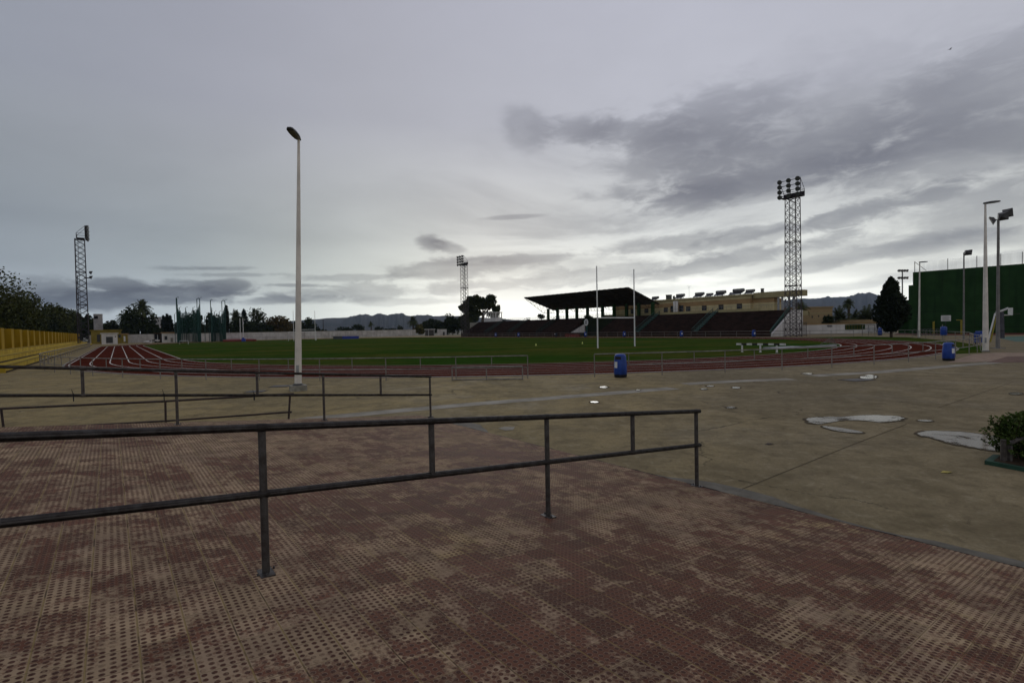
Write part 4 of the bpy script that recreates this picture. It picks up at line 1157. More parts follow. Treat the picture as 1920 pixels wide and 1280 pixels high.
# canopy roof
cp_ = thing('grandstand_roof', 'big dark canopy roof tilting up over the middle of the grandstand', 'canopy', W(54, 56, ZT))
RS0, RS1 = 37.6, 73.6
RF, RB, ZF, ZB = 47.6, 58.4, 10.62, 7.25
g = MB(); nn_ = 46; A_, B_, C_, D_ = [], [], [], []
for i in range(nn_ + 1):
    s_ = RS0 + (RS1 - RS0) * i / nn_; dz_ = .05 * (i % 2)
    A_.append(W(s_, RF, ZF + dz_)); B_.append(W(s_, RB, ZB + dz_)); C_.append(W(s_, RF, ZF + dz_ - .09)); D_.append(W(s_, RB, ZB + dz_ - .09))
g.strip(A_, B_); g.strip(D_, C_); g.strip(C_, A_); g.strip(B_, D_)
g.poly([A_[0], B_[0], D_[0], C_[0]]); g.poly([A_[-1], C_[-1], D_[-1], B_[-1]])
g.build('roof_sheet', 'roof sheet', cp_, W(54, 56, ZT))
for i in range(7):
    s_ = RS0 + .3 + (RS1 - RS0 - .6) * i / 6
    g = MB(); n_ = 9
    def tp(k): return W(s_, RF + (RB - RF) * k, ZF + (ZB - ZF) * k - .2)
    def bt(k): return W(s_, RF + (RB - RF) * k, ZF - .25 - (ZF - 6.6) * min(k / .62, 1))
    g.tube([tp(0), tp(1)], .07, 5); g.tube([bt(0), bt(.62), bt(1) + Z * .0], .06, 5)
    for k in range(n_): g.tube([bt(k / n_), tp((k + .5) / n_)], .04, 4, False); g.tube([tp((k + .5) / n_), bt((k + 1) / n_)], .04, 4, False)
    g.build('truss', 'roof sheet', cp_, W(s_, RF, ZF))
for k_ in (.25, .5, .75):
    g = MB(); g.tube([W(RS0, RF + (RB - RF) * k_, ZF + (ZB - ZF) * k_ - .2), W(RS1, RF + (RB - RF) * k_, ZF + (ZB - ZF) * k_ - .2)], .07, 5); g.build('purlin', 'roof sheet', cp_, W(RS0, RF, ZF))
for px in (1028, 1045.5, 1063, 1081.6, 1101.7, 1130, 1151.7, 1175, 1198, 1224):
    q = at_t(px, 590, 55.6); s_ = st(q)[0]
    g = MB(); g.sbox(s_ - .3, s_ + .3, 55.3, 55.9, ZT + .04, 7.55); g.build('column', 'fronton green', cp_, W(s_, 55.6, ZT))
# ------------------------------------------------------------------ pavilion behind the stand
pv = thing('pavilion', 'cream and tan banded pavilion behind the grandstand with a flat roof', 'building', W(30, 58.6))
PS0, PS1, PT, PZ = 16.8, 52.0, 59.0, 8.12
bands = [(4.46, 6.28, 'cream render'), (6.282, 7.22, 'tan render'), (7.222, PZ - .32, 'cream render')]
for k, (z0, z1, mm) in enumerate(bands):
    g = MB(); g.sbox(PS0, PS1, PT, PT + 12, z0, z1); g.build('wall', mm, pv, W(30, PT))
g = MB(); g.sbox(PS0 - .3, PS1 + .3, PT - .3, PT + 12.3, PZ - .318, PZ); g.build('cornice', 'cornice', pv, W(30, PT))
g = MB(); g.sbox(PS0 - 2.5, PS1 + 2, 57.2, 57.4, ZT, 5.15); g.build('terrace_parapet', 'cornice', pv, W(30, 57))
g = MB()
for k in range(44):
    s_ = PS0 - 6 + k * 1.0; g.tube([W(s_, 57.3, 5.15), W(s_, 57.3, 5.75)], .025, 4, False)
g.tube([W(PS0 - 7, 57.3, 5.75), W(PS1 + 2, 57.3, 5.75)], .03, 5); g.build('parapet_rail', 'fence steel', pv, W(30, 57))
def pwin(px, w=1.1, z0=5.25, z1=6.3):
    s_ = st(at_t(px, 575, PT))[0]
    g = MB(); g.sbox(s_ - w / 2, s_ + w / 2, PT - .05, PT - .003, z0, z1); o = g.build('window', 'shutter', pv, W(s_, PT, z0))
    g = MB(); g.sbox(s_ - w / 2 + .08, s_ + w / 2 - .08, PT - .06, PT - .052, z0 + .1, z0 + (z1 - z0) * .6); g.build('pane', 'window dark', o)
for px in (1290.5, 1320.5, 1352, 1386.5, 1248.5, 1212, 1186): pwin(px)
sA, sB = st(at_t(1256, 575, PT))[0], st(at_t(1284, 575, PT))[0]
g = MB(); g.sbox(sB, sA, PT - .04, PT - .002, ZT + .1, 6.9); eo = g.build('entrance', 'tan render', pv, W(sA, PT))
for k in (.2, .78):
    s_ = sA + (sB - sA) * k; g = MB(); g.sbox(s_ - .55, s_ + .55, PT - .07, PT - .041, ZT + .1, 6.6); g.build('door', 'window dark', eo)
for k in (.44, .60):
    s_ = sA + (sB - sA) * k; g = MB(); g.tube([W(s_, PT - .7, ZT + .04), W(s_, PT - .7, 7.6)], .28, 14); g.build('column', 'white end wall', pv, W(s_, PT - .7, ZT))
# side wing with white pillars
g = MB(); g.sbox(7.3, PS0 - .302, PT + .6, PT + 2.6, 7.2, 8.30); g.build('wing_beam', 'cornice', pv, W(11, PT))
g = MB(); g.sbox(12.6, PS0 - .002, PT + .9, PT + 4, 6.3, 7.148); g.build('wing_wall', 'tan render', pv, W(13, PT))
g = MB(); g.sbox(12.6, PS0 - .002, PT + .9, PT + 4, 4.46, 6.298); g.build('wing_wall', 'cream render', pv, W(13, PT))
for px in (1460, 1467.5, 1480, 1489):
    s_ = st(at_t(px, 560, PT + 1))[0]
    g = MB(); g.sbox(s_ - .17, s_ + .17, PT + .8, PT + 1.02, 4.0, 7.198); g.build('pillar', 'bench grey', pv, W(s_, PT + 1))
g = MB(); g.sbox(7.3, 12.6, PT + .4, PT + 2.8, 3.6, 4.44); g.build('wing_floor', 'cornice', pv, W(9, PT))
# rooftop solar water heaters, each a thing of its own
def solar(px, s_scale, label, t_=PT + 3.0, ybot=None):
    s_ = st(at_t(px, 550, t_))[0]; p = W(s_, t_, PZ)
    root = thing('solar_heater', label, 'solar water heater', p, 'solar water heaters on the pavilion roof')
    k = s_scale * .78
    g = MB(); g.lathe(p + Z * (1.05 * k) - U * 1.15 * k, [(.08, -.02), (.34 * k, .0), (.36 * k, .1), (.36 * k, 2.2 * k), (.34 * k, 2.3 * k), (.08, 2.32 * k)], 14, U); g.build('tank', 'solar tank', root)
    g = MB(); a = p - U * 1.1 * k - V * 1.3 * k + Z * .25; b = p + U * 1.1 * k - V * 1.3 * k + Z * .25
    c_, d_ = b + V * 1.2 * k + Z * .6 * k, a + V * 1.2 * k + Z * .6 * k
    g.hexa([a - Z * .08, b - Z * .08, c_ - Z * .08, d_ - Z * .08, a, b, c_, d_]); g.build('panel', 'window dark', root)
    g = MB()
    for u_ in (-.9, .9):
        g.tube([p + U * u_ * k, p + U * u_ * k + Z * .8 * k], .045, 5); g.tube([p + U * u_ * k - V * 1.2 * k, p + U * u_ * k - V * 1.2 * k + Z * .3], .04, 5); g.tube([p + U * u_ * k + Z * .7 * k, p + U * u_ * k - V * 1.2 * k + Z * .02], .03, 5)
    g.tube([p - U * .9 * k + Z * .7 * k, p + U * .9 * k + Z * .7 * k], .03, 5)
    g.build('stand', 'lamp grey', root)
for px, k, lb in ((1229, 1.0, 'solar heater standing just behind the edge of the canopy roof'), (1276, 1.15, 'solar heater between the grey chimney box and the thin aerial'),
                  (1312, 1.15, 'solar heater just right of the thin aerial'), (1331, .85, 'small low solar heater, second right of the aerial'),
                  (1352, 1.2, 'solar heater above the middle window of the pavilion'), (1385, 1.3, 'biggest solar heater near the corner of the pavilion'),
                  (1407, 1.0, 'solar heater right at the pavilion corner'), (1374, .7, 'small solar heater left of the biggest one')):
    solar(px, k, lb)
def roof_box(name, label, px, w, h, m, t_=PT + 1.5):
    s_ = st(at_t(px, 550, t_))[0]; p = W(s_, t_, PZ)
    root = thing(name, label, 'roof vent', p)
    g = MB(); g.box(p + Z * h / 2, (w, w, h), A0); g.build('body', m, root)
    g = MB(); g.box(p + Z * (h + .04), (w * 1.15, w * 1.15, .078), A0); g.build('cap', 'lamp grey', root)
roof_box('chimney_box', 'grey square chimney box on the left of the pavilion roof', 1254, .95, 1.05, 'tower box')
roof_box('vent_box', 'narrow vent box beside the grey chimney box', 1263.5, .35, .7, 'tower box')
roof_box('vent_box', 'small vent stack where the pavilion meets the side wing', 1429.5, .45, .9, 'tower box')
s_ = st(at_t(1292, 550, PT + 3))[0]; p = W(s_, PT + 3, PZ)
root = thing('aerial', 'thin television aerial on the pavilion roof', 'aerial', p)
g = MB(); g.tube([p, p + Z * 2.9], .025, 5); g.build('mast', 'fence steel', root)
g = MB(); g.tube([p + Z * 2.8 - U * .5, p + Z * 2.8 + U * .5], .02, 5); g.tube([p + Z * 2.5 - U * .3, p + Z * 2.5 + U * .3], .02, 5); g.build('antenna', 'fence steel', root)

# ------------------------------------------------------------------ right side: low buildings, white wall, green wall
def yfront(name, label, cat, px0, px1, ytop, y, depth, m, parts=None, roof=None, zb=0.):
    a, b = at_y(px0, 620, y), at_y(px1, 620, y); a.z = b.z = zb
    h = at_y((px0 + px1) / 2, ytop, y).z
    root = thing(name, label, cat, a); n = Vector((0, depth, 0))
    g = MB(); g.hexa([a, b, b + n, a + n] + [Vector((q.x, q.y, h)) for q in (a, b, b + n, a + n)]); g.build('wall', m, root)
    if roof:
        g = MB(); o = .2; q = [a + Vector((-o, -o, 0)), b + Vector((o, -o, 0)), b + n + Vector((o, o, 0)), a + n + Vector((-o, o, 0))]
        g.hexa([Vector((v.x, v.y, h + .002)) for v in q] + [Vector((v.x, v.y, h + .28)) for v in q]); g.build('roof', roof, root)
    for (nm, x0, x1, y0, y1, mm) in (parts or []):
        c0, c1 = at_y(x0, y1, y - .05), at_y(x1, y0, y - .05)
        g = MB(); g.hexa([Vector((c0.x, y - .06, c0.z)), Vector((c1.x, y - .06, c0.z)), Vector((c1.x, y - .004, c0.z)), Vector((c0.x, y - .004, c0.z)),
                          Vector((c0.x, y - .06, c1.z)), Vector((c1.x, y - .06, c1.z)), Vector((c1.x, y - .004, c1.z)), Vector((c0.x, y - .004, c1.z))])
        g.build(nm, mm, root)
    return root
yfront('beige_building', 'two-storey beige building right of the tower with small dark openings', 'building', 1497, 1561, 577, 120, 14, 'beige building',
       [('band', 1497.5, 1560.5, 586, 589, 'cornice'), ('window', 1522, 1524, 592, 596, 'window dark'), ('window', 1534, 1536, 591, 594, 'window dark'), ('window', 1545, 1547, 591, 594, 'window dark')], roof='beige building')
yfront('brown_parapet', 'low brown walled roof showing above the white wall', 'building', 1606, 1652, 599, 112, 8, 'beige building', [('band', 1607, 1651, 600, 601, 'cornice')])
ww = yfront('court_wall', 'long white wall with a green mural between the tower and the cypress', 'wall', 1492, 1668, 607.5, 98, .4, 'white end wall',
            [('mural', 1584.5, 1622, 607.8, 618, 'fronton green'), ('door', 1643.5, 1647.5, 607, 622, 'window dark'), ('coping', 1492, 1668, 606, 607.4, 'tan render')])
g = MB()
for i in range(13):
    c = at_y(1587 + (i % 7) * 5.2, 610.5 + (i // 7) * 4.6, 97.9); g.box(c, (.32, .03, .24), .0, Matrix.Rotation(.6 * (i % 3), 3, 'Y'))
g.build('mural_pattern', 'leaf yellow', ww)
g = MB()
for i in range(5):
    c = at_y(1551.5 + i * 2.0, 611, 97.9); g.box(c, (.10, .03, .34 if i % 2 else .26)); g.box(c + Vector((.06, 0, -.1)), (.14, .03, .06))
g.build('lettering', 'shutter', ww)
# scaffold table and blue bin in front of white wall
p = ground(1650, 628.5)
root = thing('litter_bin', 'blue litter bin against the white wall left of the cypress', 'litter bin', p, 'blue litter bins')
g = MB(); g.lathe(p, [(.27, .12), (.30, .16), (.29, .95), (.26, 1.12), (.08, 1.2)], 14); g.build('body', 'bin blue', root)
g = MB(); g.lathe(p, [(.25, 0), (.27, .12)], 14); g.build('base', 'bin dark', root)
root = thing('rail_frame', 'tall tubular entrance frame in front of the white wall', 'frame', ground(1618, 629))
a, b = ground(1617, 629.5), ground(1640, 629.5)
g = MB()
for q in (a, a.lerp(b, .5), b): g.tube([q, q + Z * 1.65], .04, 6)
for z_ in (.55, 1.1, 1.65): g.tube([a + Z * z_, b + Z * z_], .035, 6)
g.build('frame', 'fence steel', root)
g = MB(); q = a.lerp(b, .8) + Z * 1.0; g.box(q, (1.1, .5, .5)); g.build('cabinet', 'bench grey', root)

# the green fronton wall
F0, F1 = ground(1711, 626), None
fd = Vector((.65, -.76, 0)).normalized(); F0 = Vector((69.4, 88.6, 0)); FH = 10.55; fn = Vector((fd.y, -fd.x, 0))  # fn faces the plaza
if fn.dot(-F0) < 0: fn = -fn
fr_ = thing('fronton_wall', 'huge dark green ball court wall filling the right edge', 'wall', F0)
def fbox(g, k0, k1, d0, d1, z0, z1):
    q = [F0 + fd * k0 - fn * d0, F0 + fd * k1 - fn * d0, F0 + fd * k1 - fn * d1, F0 + fd * k0 - fn * d1]
    g.hexa([v + Z * z0 for v in q] + [v + Z * z1 for v in q])
g = MB(); fbox(g, 0, 46, 0, .6, 0, FH); g.build('main_wall', 'fronton green', fr_)
g = MB(); fbox(g, -.6, -.003, .004, 6, 0, FH - 2.2); g.build('side_wall', 'fronton green', fr_)
g = MB(); fbox(g, -2.6, -.604, 2.5, 8, 0, 5.9); g.build('low_side_wall', 'fronton green', fr_)
g = MB()
for i in range(1, 12): fbox(g, i * 4 - .02, i * 4 + .02, -.006, -.001, .02, FH - .02)
for z_ in (.9, 3.6): fbox(g, .02, 45.9, -.008, -.002, z_, z_ + .07)
g.build('court_marks', 'leaf cypress', fr_)
for i, k in enumerate((.2, 4.6, 8.2, 11.0, 13.4, 16, 19)):
    q = F0 + fd * k - fn * .3 + Z * FH
    g = MB(); g.tube([q, q + Z * 1.85], .05, 6); g.build('net_post', 'grey post', fr_, q)
q = F0 + fd * .2 - fn * .3 + Z * FH
g = MB(); g.tube([q + Z * 1.8, q + fd * 1.6 + Z * .1], .04, 6); g.build('brace', 'grey post', fr_, q)
g = MB(); A_, B_ = [], []
for i in range(20):
    q = F0 + fd * (.2 + i) - fn * .3 + Z * (FH + .05); A_.append(q); B_.append(q + Z * 1.7)
g.strip(A_, B_); g.build('net', 'thin net', fr_, F0)
g = MB(); a_ = F0 - fd * .3 - fn * 3; g.strip([a_ + Z * (FH - 2.2), a_ - fn * 3 + Z * (FH - 2.2)], [a_ + Z * FH, a_ - fn * 3 + Z * (FH - .1)]); g.build('net', 'thin net', fr_, F0)
a_ = F0 - fd * .3 - fn * 3; g = MB(); g.tube([a_ + Z * (FH - 2.2), a_ + Z * (FH + .3)], .05, 6); g.build('net_post', 'grey post', fr_, F0)
# court furniture before the wall
def tall(px, yb, yt, dist_y):
    p = at_y(px, yb, dist_y); p.z = 0; return p, at_y(px, yt, dist_y).z
for px, lb in ((1750.5, 'yellow court goal post left of the white notice board'), (1802.5, 'yellow court goal post with a bent top, right of the notice board')):
    p, h = tall(px, 624, 603 if px < 1760 else 599.5, 78)
    root = thing('court_post', lb, 'goal post', p, 'yellow court posts')
    g = MB(); g.box(p + Z * h / 2, (.17, .17, h)); g.build('post', 'yellow paint', root)
    g = MB(); g.tube([p + Z * (h - .05), p + Vector((-.6 if px > 1760 else .3, .2, h - .02))], .07, 6); g.build('arm', 'yellow paint', root)
p, h = tall(1774, 624, 602, 76)
root = thing('notice_board', 'white notice board on a dark post against the green wall', 'sign', p)
a, b = at_y(1765, 602, 76), at_y(1783, 591, 76)
g = MB(); g.hexa([Vector((a.x, 76, a.z)), Vector((b.x, 76, a.z)), Vector((b.x, 76.06, a.z)), Vector((a.x, 76.06, a.z)), Vector((a.x, 76, b.z)), Vector((b.x, 76, b.z)), Vector((b.x, 76.06, b.z)), Vector((a.x, 76.06, b.z))]); o = g.build('panel', 'label white', root)
g = MB()
for k in range(4): g.box(Vector(((a.x + b.x) / 2 - .1 * (k % 2), 75.99, a.z + .16 + k * .17)), ((b.x - a.x) * (.78 - .14 * (k % 2)), .012, .05))
g.build('text_line', 'tower box', o)
g = MB(); g.tube([Vector(((a.x + b.x) / 2, 76.1, 0)), Vector(((a.x + b.x) / 2, 76.1, a.z + .2))], .05, 6); g.build('post', 'black paint', root)
# bicycle stands
root = thing('bike_rack', 'row of dark looped bicycle stands before the green wall', 'bike rack', at_y(1735, 624, 74))
for i in range(9):
    p = at_y(1716 + i * 6.2, 624, 74); p.z = 0
    g = MB(); g.tube([p + Vector((math.cos(q) * .33, math.sin(q) * .1, .55 + math.sin(q) * .4)) for q in [k * math.pi / 8 for k in range(17)]], .035, 6); g.tube([p, p + Z * .2], .035, 6)
    g.build('loop', 'lamp grey', root, p)
g = MB(); a, b = at_y(1712, 624, 74), at_y(1770, 624, 74); a.z = b.z = .12; g.tube([a, b], .035, 6); g.build('base_bar', 'lamp grey', root)
# basketball hoop
hb = ground(1856, 641)
hy = hb.y
def hp(px, py): return at_y(px, py, hy)
root = thing('basketball_hoop', 'basketball hoop on a leaning white and yellow tubular stand', 'basketball hoop', hb)
for off, yy in ((0, 0), (.35, .6)):
    g = MB(); a = hp(1852 + off * 14, 638); a.z = .0
    k_ = hp(1866.5 + off * 8, 585 + off * 10)
    g.tube([a, a.lerp(k_, .95), k_ + Vector((.08, 0, .05)), hp(1870 + off * 5, 585 + off * 9)], .06, 8); g.build('leg', 'yellow paint' if off else 'white paint', root)
g = MB(); g.tube([hp(1868, 586), hp(1890, 577)], .055, 8); g.tube([hp(1868, 587.5), hp(1890, 579)], .04, 8); g.tube([hp(1870, 591), hp(1892, 590.5)], .05, 8); g.tube([hp(1868, 585), hp(1868.5, 596)], .05, 8); g.build('arm', 'white paint', root)
a, b = hp(1891.5, 591), hp(1897.5, 577)
bw = Vector((.30, -.95, 0))
ctr = (a + b) / 2; ctr = Vector((ctr.x, hy, ctr.z))
dN = Vector((.83, -.56, 0)).normalized(); dS = Vector((.56, .83, 0)).normalized()
g = MB(); hz = (b.z - a.z) / 2
q = [ctr - dS * .8 - dN * .03, ctr + dS * .8 - dN * .03, ctr + dS * .8 + dN * .03, ctr - dS * .8 + dN * .03]
g.hexa([v - Z * hz for v in q] + [v + Z * hz for v in q]); bb = g.build('backboard', 'label white', root)
g = MB(); q0 = ctr + dN * .034 - Z * .1
for a_, b_ in (((-.28, -.2), (.28, -.2)), ((.28, -.2), (.28, .2)), ((.28, .2), (-.28, .2)), ((-.28, .2), (-.28, -.2))):
    g.tube([q0 + dS * a_[0] + Z * a_[1], q0 + dS * b_[0] + Z * b_[1]], .03, 5)
g.build('target_square', 'black paint', bb)
g = MB(); rc = ctr + dN * .42 - Z * (hz - .12)
g.tube([rc + dS * math.cos(k) * .25 + dN * math.sin(k) * .25 for k in [i * math.pi / 8 for i in range(17)]], .025, 6); g.tube([rc - dN * .25, ctr - Z * (hz - .12)], .03, 6); g.build('rim', 'rusty rail', root)
p = ground(1876, 651); 
root = thing('post_pad', 'blue grey protective pad strapped behind the court floodlight pole', 'pad', p)
q = ground(1878, 648)
g = MB(); zt = 2.7; hw = .13
g.hexa([q + Vector((-hw, -hw, .6)), q + Vector((hw, -hw, .6)), q + Vector((hw, hw, .6)), q + Vector((-hw, hw, .6)), q + Vector((-hw, -hw, zt)), q + Vector((hw * .4, -hw, zt)), q + Vector((hw * .4, hw, zt)), q + Vector((-hw, hw, zt))]); g.build('pad', 'dark cover', root)
g = MB(); g.box(q + Z * 1.2, (hw * 2.06, hw * 2.06, .06)); g.build('strap', 'black paint', root)

# manhole covers and small litter on the plaza
def cover(label, px, py, w, d_, rz):
    p = ground(px, py); g = MB(); g.box(p + Z * .004, (w, d_, .016), rz); root = thing('drain_cover', label, 'drain cover', p, 'drain covers'); g.build('frame', 'rusty rail', root)
    g = MB(); g.box(p + Z * .009, (w * .86, d_ * .82, .016), rz); g.build('lid', 'tower box', root)
cover('square iron drain cover left of the lone lamp, nearer the camera', 480, 734, .62, .62, .1)
cover('square iron drain cover directly left of the lone lamp', 526, 724, .72, .72, .1)
cover('iron drain cover beside the long bright puddle on the right', 1606, 712.5, 1.0, .7, .3)
for px, py, lb in ((1774, 886, 'pale yellow fallen leaf on the concrete near the bush'), (1442, 833, 'tiny dark dead leaf in the middle of the concrete')):
    p = ground(px, py); g = MB(); 
    g.add([p + Vector((-.08, 0, .006)), p + Vector((-.02, -.05, .012)), p + Vector((.07, -.02, .02)), p + Vector((.09, .03, .008)), p + Vector((0, .05, .018)), p + Vector((0, 0, .025))], [(0, 1, 5), (1, 2, 5), (2, 3, 5), (3, 4, 5), (4, 0, 5)])
    tag(g.build('fallen_leaf', 'old leaf' if px > 1700 else 'rusty rail', None, p), lb, 'leaf')
# far landmark bird
p = at_y(1781.5, 93, 90)
root = thing('bird', 'tiny dark bird flying high in the right of the sky', 'bird', p)
g = MB(); g.lathe(p - Vector((.22, 0, 0)), [(.01, 0), (.06, .1), (.07, .25), (.03, .42), (.01, .48)], 8, (1, 0, .1)); g.build('body', 'black paint', root)
for s1 in (-1, 1):
    g = MB(); g.add([p + Vector((.1, 0, .03)), p + Vector((-.1, 0, .03)), p + Vector((-.08, s1 * .3, .14)), p + Vector((.05, s1 * .3, .16)), p + Vector((-.1, s1 * .55, .10))], [(0, 1, 2, 3), (3, 2, 4)]); g.build('wing', 'black paint', root)

# ------------------------------------------------------------------ vegetation
def crown(g, c, rx, ry, rz, n, leaf, seed, flat=False, lumps=9, gap=.25, shape='ball'):
    rr_ = random.Random(seed)
    ls = []
    for i in range(lumps):
        while True:
            q = Vector((rr_.uniform(-1, 1), rr_.uniform(-1, 1), rr_.uniform(-1, 1)))
            if q.length < 1: break
        k = rr_.uniform(.34, .56)
        if shape == 'umbrella': q.z = abs(q.z) * .6 + .1
        ls.append((q * (1 - k * .8), k))
    for i in range(n):
        if shape in ('ball', 'umbrella'):
            q, k = ls[rr_.randrange(len(ls))]
            d = Vector((rr_.gauss(0, 1), rr_.gauss(0, 1), rr_.gauss(0, 1))).normalized() * (k * rr_.random() ** .33)
            v = q + d
        elif shape == 'cone':
            z_ = rr_.random() ** 1.25 * 2 - 1; u = (1 - z_) / 2
            rad = min(1.0, (u / .62) ** .72) * (1 if u < .62 else math.cos((u - .62) / .38 * 1.25)) 
            a = rr_.uniform(0, 6.283); rad *= .90 + .42 * mnoise.noise(Vector((math.cos(a) * 1.6, math.sin(a) * 1.6, z_ * 3.4 + seed))) + .2 * mnoise.noise(Vector((math.cos(a) * 4, math.sin(a) * 4, z_ * 9 + seed)))
            rr2 = rad * (rr_.random() ** .35); v = Vector((math.cos(a) * rr2, math.sin(a) * rr2, z_))
        else:
            z_ = rr_.uniform(-1, 1); a = rr_.uniform(0, 6.283); rr2 = (1 - abs(z_) ** 3) * rr_.random() ** .4; v = Vector((math.cos(a) * rr2, math.sin(a) * rr2, z_))
        p = Vector((c[0] + v.x * rx, c[1] + v.y * ry, c[2] + v.z * rz))
        s = leaf * rr_.uniform(.55, 1.25)
        a = Vector((rr_.gauss(0, 1), rr_.gauss(0, 1), rr_.gauss(0, 1))).normalized()
        b = a.cross(Vector((rr_.gauss(0, 1), rr_.gauss(0, 1), rr_.gauss(0, 1)))).normalized()
        g.add([p - a * s, p + b * s * .55, p + a * s, p - b * s * .55], [(0, 1, 2, 3)])
def limb(g, a, b, r0, r1, rr_):
    m_ = a.lerp(b, .5) + Vector((rr_.uniform(-.1, .1), rr_.uniform(-.1, .1), 0)) * (b - a).length
    g.tube([a, m_, b], [r0, (r0 + r1) / 2, r1], 6, False)
def tree(name, label, base, h, wid, mm, seed, shape='ball', n=900, leaf=.4, trunk=.28, lumps=11, low=.12, cat='tree', group='trees around the stadium', limbs=5):
    rr_ = random.Random(seed); base = Vector(base)
    root = thing(name, label, cat, base, group)
    g = MB(); th = h * (.62 if shape != 'umbrella' else .72); r0 = max(.08, h * .022)
    top = base + Z * th
    g.tube([base - Z * .1, base + Z * th * .5 + Vector((rr_.uniform(-.02, .02) * h, 0, 0)), top], [r0, r0 * .75, r0 * .4], 8)
    if limbs:
        for i in range(limbs):
            a = rr_.uniform(0, 6.28); k = rr_.uniform(.35, .9)
            limb(g, base + Z * th * k, base + Z * (th * k + h * .28) + Vector((math.cos(a), math.sin(a), 0)) * wid * .33, r0 * .45, r0 * .15, rr_)
    g.build('trunk', 'bark', root)
    g = MB(); z0 = h * low; cz = (h + z0) / 2; crown(g, (base.x, base.y, base.z + cz), wid / 2, wid / 2, (h - z0) / 2, n, leaf, seed, lumps=lumps, shape=shape)
    g.build('crown', mm, root)
    return root
def px_tree(name, label, px, ytop, wpx, mm, seed, s=None, y=None, **k):
    p = at_s(px, ytop, s) if s is not None else at_y(px, ytop, y)
    q = at_s(px + wpx / 2, ytop, s) if s is not None else at_y(px + wpx / 2, ytop, y)
    q0 = at_s(px - wpx / 2, ytop, s) if s is not None else at_y(px - wpx / 2, ytop, y)
    h = p.z; d = ray(px, ytop); perp = Vector((d.y, -d.x, 0)).normalized()
    wid = abs((q - q0).dot(perp)); p.z = 0
    return tree(name, label, p, h, wid, mm, seed, **k)
def palm(label, base, h, fr_len, nf, seed, mm='leaf palm', trunk_r=.28, ball=1.0, name='palm_tree'):
    rr_ = random.Random(seed); base = Vector(base)
    root = thing(name, label, 'palm tree', base, 'palm trees')
    g = MB(); g.tube([base, base + Z * h * .5 + Vector((.1, 0, 0)), base + Z * h], [trunk_r * 1.15, trunk_r, trunk_r * .9], 8); g.build('trunk', 'bark', root)
    g = MB(); top = base + Z * h
    for i in range(int(nf * 1.5)):
        a = rr_.uniform(0, 6.283); e_ = rr_.uniform(-.7, 1.4) * ball
        d = Vector((math.cos(a) * math.cos(e_), math.sin(a) * math.cos(e_), math.sin(e_)))
        L = fr_len * rr_.uniform(.75, 1.1); pts = []
        for k in range(6): u = k / 5; pts.append(top + d * (L * u) - Z * (L * .55 * u * u * max(.15, math.cos(e_))))
        side = d.cross(Z); side = side.normalized() if side.length > .05 else Vector((1, 0, 0))
        for k in range(5):
            for m_ in (-1, 1):
                for sub in (0.05, .38, .7):
                    p0 = pts[k].lerp(pts[k + 1], sub); p1 = pts[k].lerp(pts[k + 1], sub + .28)
                    tip = p0 + (p1 - p0) * 1.4 + side * m_ * L * .34 * (1 - k / 6.5) - Z * L * .10
                    g.add([p0, p1, tip], [(0, 1, 2)])
        g.tube(pts, [.04, .035, .03, .025, .02, .01], 4, False)
    g.build('fronds', mm, root)
    return root
# behind the yellow wall
lw = [(-24, 470, 120, 32, 'leaf olive', 'tall feathery olive-green tree at the left edge above the yellow wall'),
      (34, 536, 78, 46, 'leaf olive', 'broad feathery tree second from the left above the yellow wall'),
      (6, 560, 60, 38, 'leaf dark', 'dark dense tree low between the two leftmost feathery trees'),
      (78, 573, 46, 62, 'leaf dark', 'dark tree above the middle of the yellow wall'),
      (100, 567, 44, 70, 'leaf olive', 'feathery olive tree above the far half of the yellow wall'),
      (124, 577, 40, 84, 'leaf olive', 'lower olive tree near the end of the yellow wall'),
      (145, 583, 30, 100, 'leaf dark', 'small dark tree just behind the left floodlight tower')]
for i, (px, yt, w, s_, mm, lb) in enumerate(lw):
    t_ = -52.5; p = at_t(px, yt, t_ - (i % 2)); h = p.z
    d = ray(px, yt); perp = Vector((d.y, -d.x, 0)).normalized(); dist = (p - EYE).length
    wid = w / FPX * p.y * 1.15; q = Vector((p.x, p.y, 0))
    tree('broadleaf_tree', lb, q, h, wid * 1.05, mm, 20 + i, n=6000, leaf=.05 + .0017 * dist, lumps=30, low=.02, limbs=8)
